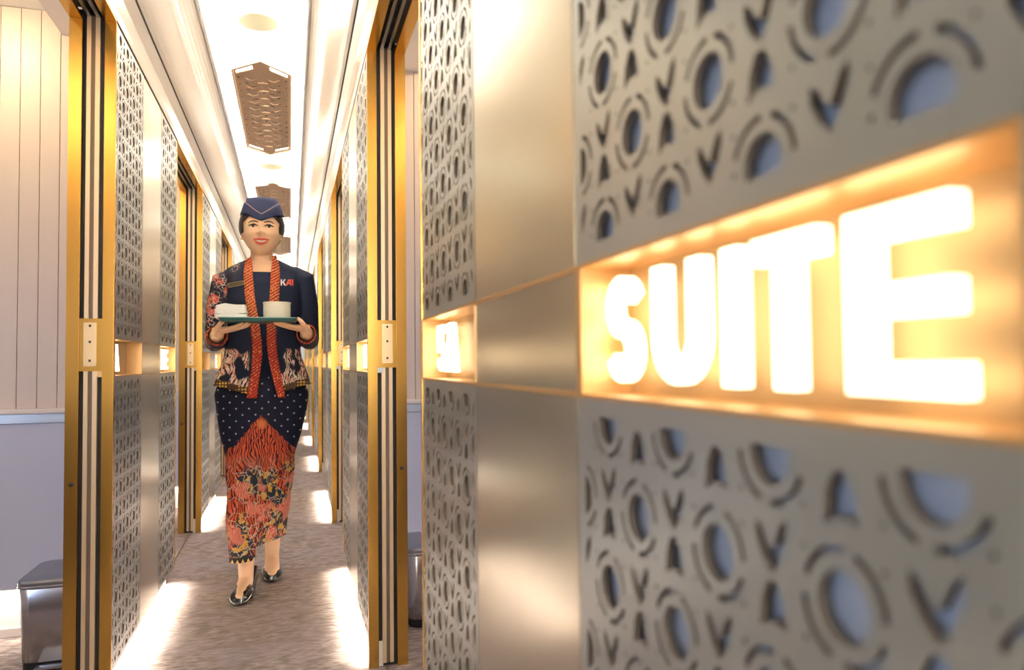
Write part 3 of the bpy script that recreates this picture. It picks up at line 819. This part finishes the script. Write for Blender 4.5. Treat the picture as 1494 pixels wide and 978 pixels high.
# hair: a shell with the face left open, puffed at the sides, and a low bun
hm = MB()
def hfn(p, d):
    x, y, z = p; k_ = 1.0
    if z < -.02: x *= 1-.10*(-z-.02)/.09; 
    return Vector((x, y, z))
hm.ell(HC+Vector((0, .012, .014)), (.097, .104, .112), 56, 44, fn=hfn)
hme = remesh(hm, .004, 'hair', 2)
def keep_hair(c):
    x, y, z = c-HC
    if z < -.075 + max(0, -.0-y)*0: return False
    line = .052 - .9*max(0, abs(x)-.050)                    # hairline lifts in the middle
    if y < -.005 and z < line+ .0 and abs(x) < .076+.12*(z+.01): return False
    if z < -.022 and y < .030: return False
    return True
HAIR = finish(hme, 'hair', M['hair'], keep=keep_hair)
sol = HAIR.modifiers.new('s', 'SOLIDIFY'); sol.thickness = .006
mb = MB().ell(HC+Vector((0, .105, -.045)), (.048, .036, .040), 24, 16); pb(mb, 'hair_bun', M['hair'])

# side cap (garrison cap) with V flap and piping
CZ = lambda v: Z(v, 3.36)
def capring(z, a, b_, drop=0, yo=0, n=48, lift=0):
    out = []
    for i in range(n):
        t = 2*PI*i/n; x = a*math.cos(t); y = b_*math.sin(t)
        f = max(0, -math.sin(t))**2.0
        zz = z-drop*f*(1-abs(math.cos(t)))**.7 + lift*abs(math.cos(t))**2
        out.append((HC.x+x+.001, HC.y+.010+yo+y, zz))
    return out
zb, zt = CZ(311), CZ(290)
mb = MB().loft([capring(zb-.004, .086, .098, .036), capring(zb+.010, .0865, .098, .026), capring(zb+.035, .078, .096, .01), capring(zt-.016, .072, .092, 0), capring(zt-.002, .066, .088, 0, lift=.005), capring(zt-.012, .035, .070, 0, lift=.003), capring(zt-.024, .008, .05, 0)])
pb(mb, 'cap', M['cap'])
CAPO = None
mb = MB()                                                   # turned-up front flap, V shaped upper edge
outer, inner = [], []
rows = []
for j in range(7):
    row = []
    for i in range(33):
        t = PI+PI*i/32; c_, s_ = math.cos(t), -math.sin(t)  # front half
        f = s_**2*(1-abs(c_))**.7
        z0 = zb-.007-.036*f; z1 = zb+.048-.062*(1-abs(c_)**1.1)*max(0, s_)**.3
        z1 = max(z1, z0+.004)
        z_ = z0+(z1-z0)*j/6; k_ = (z_-(zb-.004))/(zt-zb)
        a = .0895-.020*max(0, k_); b_ = .102-.006*max(0, k_)
        row.append((HC.x+.001+a*c_, HC.y+.010-b_*s_, z_))
    rows.append(row)
n_ = 33
v_ = [p for r_ in rows for p in r_]; f_ = [(j*n_+i, j*n_+i+1, (j+1)*n_+i+1, (j+1)*n_+i) for j in range(6) for i in range(n_-1)]
mb.add(v_, f_); fl_ = pb(mb, 'cap_flap', M['cap']); sd = fl_.modifiers.new('s', 'SOLIDIFY'); sd.thickness = .003; sd.offset = 1
mb = MB().tube([(p[0], p[1]-.003, p[2]) for p in rows[-1][3:17]], .0014, 6); pb(mb, 'cap_piping', M['piping'])
mb = MB().tube([(p[0], p[1]-.003, p[2]) for p in rows[-1][16:30]], .0014, 6); pb(mb, 'cap_piping', M['piping'])

# ---- cloth materials with batik prints (object space = metres from the person's base point)
def batik_jacket():
    m_ = pbr('batik_jacket', (.02, .03, .05), 0, 0.7, bump=None); g = G(m_); g.b.inputs['Specular IOR Level'].default_value = 0.08
    v = g.coord(); q = g.xyz(v); x, y, z = q[0], q[1], q[2]
    # lower panels: feathered phoenix, pale pink and cream curls
    vw = g.coord((1, .4, .55), warp=.10, wscale=11)
    w1 = g.wave(vw, 24, 8, 'X', 1.8); w2 = g.vor(vw, 60, 'DISTANCE_TO_EDGE')
    feath = g.ss(w1, .30, .46)
    ax = g.math('ABSOLUTE', g.math('ADD', x, -.005))
    zone = g.math('MULTIPLY', g.ss(ax, .052, .072), g.ss(z, 1.045, 1.03))
    zone = g.math('MULTIPLY', zone, g.ss(g.noise(g.coord((1, 1, .7), loc=(.3, 0, .2)), 17, 1), .40, .47))
    pink = g.mix(g.ss(g.noise(v, 30, 2), .4, .6), (.66, .28, .18), (.78, .58, .46))
    base = (.010, .013, .026)
    col = g.mix(g.math('MULTIPLY', zone, feath), base, pink)
    col = g.mix(g.math('MULTIPLY', zone, g.math('MULTIPLY', g.ss(w2, .035, .012), .8)), col, (.62, .56, .46))
    # hem border of gold dots
    hem = g.math('MULTIPLY', g.ss(g.math('ADD', z, g.math('MULTIPLY', g.math('SUBTRACT', .19, g.math('ABSOLUTE', x)), .27)), HEMZ+.030, HEMZ+.025), 1.0)
    dots = g.ss(g.vor(g.coord((1, .2, 1)), 75, 'F1', .1), .45, .3)
    col = g.mix(hem, col, g.mix(dots, (.05, .03, .02), (.62, .36, .06)))
    # shoulder and sleeve at picture left: red flowers with cream outlines
    sh = g.math('MULTIPLY', g.ss(x, -.085, -.105), g.ss(z, 1.08, 1.12))
    sh2 = g.math('MAXIMUM', sh, g.ss(x, -.165, -.175)); sh2 = g.math('MULTIPLY', sh2, g.ss(z, 1.04, 1.06))
    sh2 = g.math('MULTIPLY', sh2, g.math('MAXIMUM', g.ss(z, 1.30, 1.33), g.ss(x, -.142, -.152)))
    fv = g.coord((1, 1, 1), warp=.03, wscale=30)
    d1 = g.vor(fv, 16, 'F1', .9); d2 = g.vor(fv, 55, 'DISTANCE_TO_EDGE')
    fc = g.mix(g.ss(d1, .38, .30), (.02, .02, .03), (.62, .09, .05))
    fc = g.mix(g.ss(d1, .16, .10), fc, (.75, .36, .12))
    fc = g.mix(g.math('MULTIPLY', g.ss(d2, .07, .03), g.ss(d1, .62, .42)), fc, (.66, .50, .42))
    col = g.mix(sh2, col, fc)
    g.color(col); return m_
def batik_band(scale=28, name='batik_band'):
    m_ = pbr(name, (.5, .1, .05), 0, .7); g = G(m_); g.b.inputs['Specular IOR Level'].default_value = 0.08
    v = g.coord((1, .3, 1), warp=.006, wscale=40)
    mp = g.n('ShaderNodeMapping'); mp.inputs['Rotation'].default_value = (0, .6, 0); g.L.new(v, mp.inputs[0])
    a = g.wave(mp.outputs[0], scale, 1.5, 'Z'); d = g.vor(mp.outputs[0], 80, 'F1', .5)
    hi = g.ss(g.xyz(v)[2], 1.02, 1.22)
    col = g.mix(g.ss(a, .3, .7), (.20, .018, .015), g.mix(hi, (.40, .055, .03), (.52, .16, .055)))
    col = g.mix(g.math('MULTIPLY', g.ss(d, .30, .18), .8), col, (.62, .33, .12))
    g.color(col); return m_
def batik_skirt():
    m_ = pbr('batik_skirt', (.02, .02, .04), 0, 0.65); g = G(m_); g.b.inputs['Specular IOR Level'].default_value = 0.08
    v = g.coord(); q = g.xyz(v); x, y, z = q[0], q[1], q[2]
    base = (.008, .009, .020)
    # white dots on the navy top
    dv = g.coord((1, .0, 1)); mp = g.n('ShaderNodeMapping'); mp.inputs['Rotation'].default_value = (0, PI/4, 0); g.L.new(dv, mp.inputs[0])
    dd = g.vor(mp.outputs[0], 27, 'F1', 0.0); col = g.mix(g.ss(dd, .115, .075), base, (.34, .34, .40))
    # the motif rises to a point in the middle
    ax = g.math('ABSOLUTE', g.math('ADD', x, .003))
    edge = g.math('ADD', g.math('MULTIPLY', ax, -1.15), .755)
    edge = g.math('ADD', edge, g.math('MULTIPLY', g.math('ADD', g.noise(v, 22, 2), -.5), .06))
    motif = g.ss(g.math('SUBTRACT', z, edge), .006, -.002)
    vf = g.coord((1, .5, .42), warp=.07, wscale=9)
    w1 = g.wave(vf, 30, 8, 'X', 1.8)
    fire = g.mix(g.ss(w1, .30, .55), (.045, .010, .012), (.42, .070, .030))
    vv = g.coord((1, .6, .8), warp=.09, wscale=16)
    blob = g.noise(g.coord((1, .6, 1), loc=(.7, 0, .1)), 11, 1)
    low = g.ss(z, .60, .50)
    dark = g.math('MULTIPLY', g.ss(blob, .47, .51), low)
    fire = g.mix(dark, fire, g.mix(g.ss(g.noise(v, 34, 2), .52, .58), (.015, .02, .03), (.42, .24, .05)))
    e1 = g.vor(vv, 26, 'DISTANCE_TO_EDGE')
    fire = g.mix(g.math('MULTIPLY', g.ss(e1, .045, .02), g.math('MULTIPLY', low, .7)), fire, (.42, .34, .26))
    pk = g.math('MULTIPLY', g.ss(g.noise(g.coord((1, .6, 1), loc=(.1, 0, .6)), 12, 1), .52, .57), low)
    fire = g.mix(g.math('MULTIPLY', pk, .8), fire, g.mix(g.ss(g.wave(vv, 45, 4, 'X'), .4, .6), (.40, .07, .045), (.55, .24, .17)))
    col = g.mix(motif, col, fire)
    # gold crown at the tip
    tip = g.n('ShaderNodeVectorMath', operation='DISTANCE'); g.L.new(v, tip.inputs[0]); tip.inputs[1].default_value = (-.001, -.13, .722)
    col = g.mix(g.ss(tip.outputs['Value'], .035, .015), col, (.50, .15, .05))
    wv = g.ss(z, .178, .170); col = g.mix(wv, col, (.02, .018, .02))
    tri = g.math('MULTIPLY', g.ss(z, .168, .164), g.ss(g.math('ADD', g.math('ABSOLUTE', g.math('SUBTRACT', g.math('FRACT', g.math('MULTIPLY', x, 48)), .5)), g.math('MULTIPLY', g.math('ADD', z, -.146), 22)), .46, .40))
    col = g.mix(tri, col, (.62, .40, .12))
    g.color(col); return m_

# skirt
SK = []
lY = lambda v: None
sec = [(548, 322, 440, .112, 0, YB+.01), (575, 313.5, 449.5, .125, 0, YB+.01), (600, 315.5, 448.0, .130, 0, YB+.01), (630, 322.5, 439.5, .122, 0, YB), (664, 331, 431.0, .108, 0, YB-.01),
       (700, 334.5, 427.5, .105, .5, YB-.01), (735, 334.0, 423.0, .100, .8, YB-.01), (770, 335.5, 419.0, .095, .95, YB-.01), (800, 340, 417.0, .085, 1.0, YB)]
HL, HRr = .150, .206
rings = []
zs = [Z(s_[0]) for s_ in sec]
def skx(zq):
    for i in range(len(sec)-1):
        if zs[i] >= zq >= zs[i+1]:
            t = (zs[i]-zq)/(zs[i]-zs[i+1]); a, b_ = sec[i], sec[i+1]
            return [a[k_]+(b_[k_]-a[k_])*t for k_ in range(6)]
    return list(sec[0] if zq > zs[0] else sec[-1])
NT, NZ = 112, 90
ztop = zs[0]
vv_ = []
for j in range(NZ+1):
    for i in range(NT):
        th = 2*PI*i/NT; c_, s_ = math.cos(th), math.sin(th)
        xm = math.copysign(1, c_)*abs(c_)
        hz = HL + (HRr-HL)*(1/(1+math.exp(-(c_*.9+.02)*22)))  # the slit: lower at picture left, higher at right
        slit = math.exp(-((c_+.03)/.055)**2)*(1 if s_ < 0 else .0)*.055
        hz += slit
        zq = ztop+(hz-ztop)*(j/NZ)
        v_, xl, xr, b_, tw, yc = skx(zq)
        x0, x1 = X(xl), X(xr); cx = (x0+x1)/2; a = (x1-x0)/2
        t = min(1, max(0, (.78-zq)/.45)); t = t*t*(3-2*t)
        sy = t*.10*c_                                      # front leg forward, rear leg back
        fold = .0025*math.sin(9*th+zq*18)*min(1, max(0, (.66-zq)/.2)) + .002*math.sin(4*th-zq*35)
        px_ = cx + (a+fold)*c_; py_ = yc + (b_+fold)*s_ + sy
        if s_ < 0 and c_ < .3: py_ -= t*.035*min(1, (.3-c_)/.5)*abs(s_)**.5
        vv_.append((px_, py_, zq))
mb = MB(); mb.add(vv_, [(j*NT+i, j*NT+(i+1) % NT, (j+1)*NT+(i+1) % NT, (j+1)*NT+i) for j in range(NZ) for i in range(NT)])
HEMZ = Z(560)-.004
sk = pb(mb, 'wrap_skirt', batik_skirt()); sd = sk.modifiers.new('s', 'SOLIDIFY'); sd.thickness = .002; sd.offset = 0

# inner top
mb = MB().loft([ering(cx0, YB+.008, Z(v), a+.006, b_+.006, 40) for v, a, b_ in [(400, .146, .083)]+torso[3:9]])
pb(mb, 'inner_top', M['navy'])

# jacket solid -> shell with an open front
jk = MB()
jt = [(379, .062, .056), (384, .094, .064), (389, .126, .072), (395, .152, .086), (403, .163, .098), (415, .166, .114), (440, .163, .130), (465, .156, .124), (495, .146, .113), (520, .158, .116), (545, .183, .128), (562, .202, .137), (574, .206, .140), (590, .206, .140)]
jk.loft([ering(cx0, YB+.008, Z(v), a+.006, b_+.005, 48) for v, a, b_ in jt])
for a, e, w_, hs in ((shL, elL, wrL, 1), (shR, elR, wrR, -1)):
    e = e+Vector((0, .004, -.006)); ww = e.lerp(w_, .84)
    ins = Vector((a.x+hs*.05, a.y+.004, a.z+.014))
    jk.tube([ins, a+Vector((hs*.004, 0, 0)), a.lerp(e, .45)+Vector((-hs*.004, 0, 0)), e], [.044, .051, .050, .045], 24)
    jk.loft([[(c_.x+r_*math.cos(t), c_.y, c_.z+r_*math.sin(t)) for t in [2*PI*i/24 for i in range(24)]] for c_, r_ in ((e+Vector((0, .01, 0)), .040), (e.lerp(ww, .3), .044), (e.lerp(ww, .7), .041), (ww, .039))])
jme = remesh(jk, .005, 'jacket', 6)
# front edge of the jacket: picture x of the outer and inner edge of each lapel band at picture row v
def interp(tab, v):
    if v <= tab[0][0]: return tab[0][1:]
    for a, b_ in zip(tab, tab[1:]):
        if v <= b_[0]:
            t = (v-a[0])/(b_[0]-a[0]); return [a[k_]+(b_[k_]-a[k_])*t for k_ in range(1, len(a))]
    return tab[-1][1:]
LT = [(376, 362, 366.5), (384, 357, 368), (400, 355, 369), (430, 357, 371.5), (450, 360, 374.5), (470, 364, 378), (500, 368, 382), (520, 368, 382.5), (545, 366.5, 379.5), (572, 361, 376), (581, 360, 375.5)]
RT = [(376, 402.5, 397), (384, 407, 396.5), (400, 408.5, 395), (430, 407.5, 393.5), (450, 406, 392), (470, 403, 389), (500, 403, 389), (520, 405, 391), (545, 409.5, 396), (572, 415, 403.5), (581, 416, 406)]
YF = YB-.12
def uv_of(c):
    d = Vector((c.x, c.y, c.z-CAMH)); z_ = d.dot(_F); return 747+FPX*d.dot(_R)/z_, 489-FPX*d.dot(_U)/z_
def keep_j(c):
    if c.z < HEMZ - (.052*max(0, 1-abs(c.x-cx0)/.19) if c.y < YB else 0): return False
    # square-cut opening between the front edges (traced once from the garment's cut)
    if c.y < YB+.01:
        u, v = uv_of(c); l = interp(LT, v); r_ = interp(RT, v)
        if l[1]-3 < u < r_[1]+3 and abs(c.x-cx0) < .1: return False
    if c.z > Z(384) and abs(c.x-cx0) < .058+.0*c.z and c.z > Z(383): return False
    for a, w_ in ((elL, wrL), (elR, wrR)):
        if c.y < a.y-.19 and abs(c.x-w_.x) < .06 and c.y < a.lerp(w_, .815).y: return False
    return True
bj = batik_jacket()
JK = finish(jme, 'jacket', bj, keep=keep_j)
sd = JK.modifiers.new('s', 'SOLIDIFY'); sd.thickness = .0025; sd.offset = -1

# surface lookup so that bands, badge and logo lie on the jacket
from mathutils.bvhtree import BVHTree
_dg = bpy.context.evaluated_depsgraph_get()
def surf_front(me_obj, u, v, out):
    o = Vector((0, 0, CAMH)); d = (_F*FPX+_R*(u-747)-_U*(v-489)).normalized()
    loc = Vector(OFF); h = TREE.ray_cast(o-loc, d)
    if h[0] is None: return None
    p = h[0]+loc; return p+Vector((0, -out, 0))
bmj = bmesh.new(); 
tj = MB(); tj.loft([ering(cx0, YB+.008, Z(v), a+.006, b_+.005, 64) for v, a, b_ in jt])
TREE = BVHTree.FromPolygons([Vector(p)-Vector(OFF) for p in tj.v], tj.f)
def strip(tab, name, mat, n=30, out=.0035):
    rows = []
    vs = [tab[0][0]+(tab[-1][0]-tab[0][0])*i/n for i in range(n+1)]
    for v in vs:
        a, b_ = interp(tab, v); row = []
        for k_ in range(4):
            u = a+(b_-a)*k_/3; p = surf_front(None, u, min(v, 578), out)
            if p is None: p = at(u, v, YB-.06)
            if v > 578: p = Vector((p.x, p.y, Z(v, p.y)))
            row.append(p)
        rows.append(row)
    mb = MB(); mb.add([p for r_ in rows for p in r_], [(j*4+i, j*4+i+1, j*4+i+5, j*4+i+4) for j in range(n) for i in range(3)])
    o = pb(mb, name, mat); sd = o.modifiers.new('s', 'SOLIDIFY'); sd.thickness = .004; sd.offset = 0; return o
band = batik_band()
LTf = [(v, a, b_) for v, a, b_ in LT]; strip(LTf, 'lapel_band', band); strip(RT, 'lapel_band', band)
# collar round the back of the neck
mb = MB(); ring0 = []; 
for zz, gr in ((Z(386), 0.004), (Z(371), -.008)):
    ring0.append([(cx0+(.062+gr)*math.cos(t), YB+.012+(.056+gr)*math.sin(t), zz-.012*max(0, -math.sin(t))) for t in [PI*(-.22)+PI*1.44*i/24 for i in range(25)]])
mb.add([p for r_ in ring0 for p in r_], [(i, i+1, 26+i, 25+i) for i in range(24)])
o = pb(mb, 'collar', band); sd = o.modifiers.new('s', 'SOLIDIFY'); sd.thickness = .005
# cuffs
for e, w_ in ((elL, wrL), (elR, wrR)):
    c_ = e.lerp(w_, .82); mb = MB()
    mb.loft([[(q.x+r_*math.cos(t), q.y, q.z+r_*math.sin(t)) for t in [2*PI*i/24 for i in range(24)]] for q, r_ in ((c_+Vector((0, .035, -.004)), .043), (c_+Vector((0, .0, -.003)), .042), (c_+Vector((0, -.006, -.003)), .040), (c_+Vector((0, .004, -.003)), .035))], cap=False)
    pb(mb, 'cuff', band)
# name badge and chest logo
pa = surf_front(None, 344, 416, .006)
mb = MB(); q = [surf_front(None, u, v, .005) for u, v in ((333, 414), (356, 410), (357, 415.5), (334, 420))]
mb.add(q+[p+Vector((0, -.003, 0)) for p in q], [(0, 1, 2, 3), (4, 5, 6, 7), (0, 1, 5, 4), (1, 2, 6, 5), (2, 3, 7, 6), (3, 0, 4, 7)]); bd = pb(mb, 'name_badge', M['badge'], smooth=False)
mb = MB()
for i in range(4): mb.tube([q[i]+Vector((0, -.0035, 0)), q[(i+1) % 4]+Vector((0, -.0035, 0))], .0009, 5)
pb(mb, 'badge_rim', M['badge_edge'], bd)
def chest(polys, name, mat):
    u0, v0, su = 409.5, 417.0, 1.0
    mb = MB()
    for P in polys:
        pts = []
        for x, y in P:
            p = surf_front(None, u0+x, v0-y, .0045)
            pts.append(p)
        n = len(pts); mb.add(pts+[p+Vector((0, .002, 0)) for p in pts], [tuple(range(n)), tuple(range(2*n-1, n-1, -1))]+[(i, (i+1) % n, (i+1) % n+n, i+n) for i in range(n)])
    return pb(mb, name, mat, smooth=False)
chest([[(0, 0), (2, 0), (2, 9), (0, 9)], [(2, 4), (5, 9), (7.4, 9), (3.8, 4.6), (2, 3.2)], [(3, 5), (5.2, 0), (7.8, 0), (4.4, 6)]], 'chest_letter', M['logo_white'])
chest([[(7.2, 0), (9.6, 0), (13.6, 9), (11, 9)], [(9.9, 2.2), (13.6, 2.2), (13.6, 4.2), (10.8, 4.2)], [(13.6, 0), (15, 0), (15, 9), (13.0, 9)]], 'chest_letter', M['logo_red'])
chest([[(16.2, 0), (18.4, 0), (18.4, 9), (16.2, 9)]], 'chest_letter', M['logo_red'])

# shoes
def shoe(T, A, name):
    """closed pump from toe T to heel below ankle A"""
    hz = A.z-.062 if A.z < .2 else A.z-.06
    d = Vector((A.x-T.x, A.y-T.y, 0)); L_ = .245; d.normalize(); n = Vector((-d.y, d.x, 0))
    toe = Vector((T.x, T.y, 0))-d*.026
    lift = Vector((0, 0, 0))
    mb = MB(); rings = []
    hh = max(.045, hz)
    prof = [(-.004, .016, .020), (.010, .034, .036), (.035, .043, .050), (.07, .046, .060), (.098, .044, .066), (.108, .040, .062)]
    for s_, hw, top in prof:
        c_ = toe+d*s_; base = .004
        rings.append([c_+n*(hw*math.cos(t))+Vector((0, 0, base+(top-base)*(.5+.5*math.sin(t)))) for t in [2*PI*i/20 for i in range(20)]])
    mb.loft(rings)
    # side walls and heel counter
    path = []
    outer = []; inner = []
    NN = 16
    rail = []
    for i in range(NN+1):
        t = i/NN; s_ = .095+(L_-.095)*t; hw = .037-.008*t; fl = .004+(hh-.004)*(max(0, (t-.1)/.9)**1.2)
        rail.append((s_, hw, fl, fl+.030+.022*t))
    side = []
    for sg in (-1, 1):
        rows = []
        for s_, hw, z0, z1 in rail:
            c_ = toe+d*s_; rows.append([c_+n*sg*hw+Vector((0, 0, z0)), c_+n*sg*(hw+.002)+Vector((0, 0, (z0+z1)/2)), c_+n*sg*(hw-.003)+Vector((0, 0, z1)), c_+n*sg*(hw-.007)+Vector((0, 0, z1-.001)), c_+n*sg*(hw-.007)+Vector((0, 0, z0))])
        mb.loft(rows, True)
    s_, hw, z0, z1 = rail[-1]; c_ = toe+d*(s_-.004)
    mb.loft([[c_+n*r1*math.cos(t)+d*r1*.9*math.sin(t)+Vector((0, 0, zz)) for t in [PI*i/10 for i in range(11)]+[PI-PI*i/10 for i in range(11)]] if False else
             [c_+n*r1*math.cos(t)+d*max(0, math.sin(t))*r1*.9+Vector((0, 0, zz)) for t in [2*PI*i/20 for i in range(20)]] for zz, r1 in ((z0-.002, .030), (z0+.02, .0315), (z1-.002, .028), (z1, .026))])
    sole = [[toe+d*s_+n*sg*hw+Vector((0, 0, zz)) for sg in (1, -1)] for s_, hw, zz in ()]
    rows = [[toe+d*s_-n*hw+Vector((0, 0, z0-.004)), toe+d*s_+n*hw+Vector((0, 0, z0-.004)), toe+d*s_+n*hw+Vector((0, 0, z0+.004)), toe+d*s_-n*hw+Vector((0, 0, z0+.004))] for s_, hw, z0, z1 in rail]
    mb.loft(rows)
    o = pb(mb, name, M['shoe'])
    hb = MB(); c2 = toe+d*(L_-.022)
    zt_ = rail[-2][2]; zl = max(0.0015, zt_-.052)
    hb.loft([[c2+n*r1*math.cos(t)+d*r1*math.sin(t)+Vector((0, 0, zz)) for t in [2*PI*i/14 for i in range(14)]] for zz, r1 in ((zl, .011), (zl+.02, .013), (zt_, .024))])
    pb(hb, 'shoe_heel', M['shoe'], o)
    return o
shoe(toL, anL, 'shoe'); shoe(toR, anR, 'shoe')

# ------------------------------------------------------------------ tray and what stands on it
ty0, ty1 = 3.03, 3.235
x0, x1 = at(317, 466, ty0).x, at(434, 466, ty0).x
tc = Vector(((x0+x1)/2, (ty0+ty1)/2, TRAY_Z-.006))
tr = empty('serving_tray', loc=tc, label='dark green serving tray held at chest height by the woman', cat='tray')
def rrect(w_, d_, rad, z, n=5):
    P = []
    for cx, cy, a0 in ((w_/2-rad, d_/2-rad, 0), (-w_/2+rad, d_/2-rad, 90), (-w_/2+rad, -d_/2+rad, 180), (w_/2-rad, -d_/2+rad, 270)):
        for i in range(n+1):
            a = math.radians(a0+90*i/n); P.append((cx+rad*math.cos(a), cy+rad*math.sin(a), z))
    return P
tw, td = x1-x0, ty1-ty0
MB().loft([rrect(tw-.012, td-.012, .02, 0), rrect(tw, td, .024, .011), rrect(tw, td, .024, .013), rrect(tw-.008, td-.008, .02, .013), rrect(tw-.010, td-.010, .018, .0115)]).build('tray_body', M['tray'], tr)
MB().loft([rrect(tw+.001, td+.001, .0245, .0122), rrect(tw+.001, td+.001, .0245, .0150), rrect(tw-.007, td-.007, .02, .0150), rrect(tw-.007, td-.007, .02, .0131)]).build('tray_rim', M['tray_top'], tr)
zt0 = tc.z+.0118
# folded napkin, lumpy
nx = (at(315, 450, 3.12).x+at(362, 450, 3.12).x)/2; nw = at(362, 450, 3.12).x-at(315, 450, 3.12).x
hN = at(338, 445.5, 3.12).z-zt0
nb_ = MB()
for l in range(3):
    z0 = hN*l/3; z1 = hN*(l+1)/3*.985; w_ = nw-.004*l; rows = []
    def cr(w_, z, l=l): return [(p[0]+.003*math.sin(p[1]*60+l), p[1]+.002*math.sin(p[0]*50+l*2), p[2]+.0022*math.sin(p[0]*75+l*2.1+z*90)*(1 if z > 0 else 0)) for p in rrect(w_, .125-.006*l, .012, z, 4)]
    nb_.loft([cr(w_-.006, z0), cr(w_, z0+.003), cr(w_, z1-.003), cr(w_-.010, z1), cr(w_*.5, z1+.002)])
o = nb_.build('folded_napkin', M['linen'], None, smooth=False); o.location = (nx, 3.125, zt0); tag(o, 'folded white napkin on the green tray beside the bowl', 'napkin')
# cream bowl
bx_ = (at(384, 450, 3.12).x+at(424, 450, 3.12).x)/2; br = (at(424, 450, 3.12).x-at(384, 450, 3.12).x)/2
hB = at(404, 441.5, 3.12).z-zt0
bw = empty('cream_bowl', loc=(bx_, 3.12, zt0), label='straight-sided cream bowl on the green tray beside the napkin', cat='bowl')
cr_ = lambda r_, z, n=40: [(r_*math.cos(2*PI*i/n), r_*math.sin(2*PI*i/n), z) for i in range(n)]
MB().loft([cr_(br*.95, 0), cr_(br*.99, .003), cr_(br, hB*.5), cr_(br, hB-.002), cr_(br-.001, hB), cr_(br-.004, hB), cr_(br-.006, hB*.5), cr_(br*.82, .006)]).build('bowl_wall', M['china'], bw, smooth=True)
MB().loft([cr_(br+.0015, hB-.006), cr_(br+.002, hB-.004), cr_(br+.002, hB-.001), cr_(br+.001, hB), cr_(br-.003, hB), cr_(br-.003, hB-.006)]).build('rim', M['china'], bw, smooth=True)
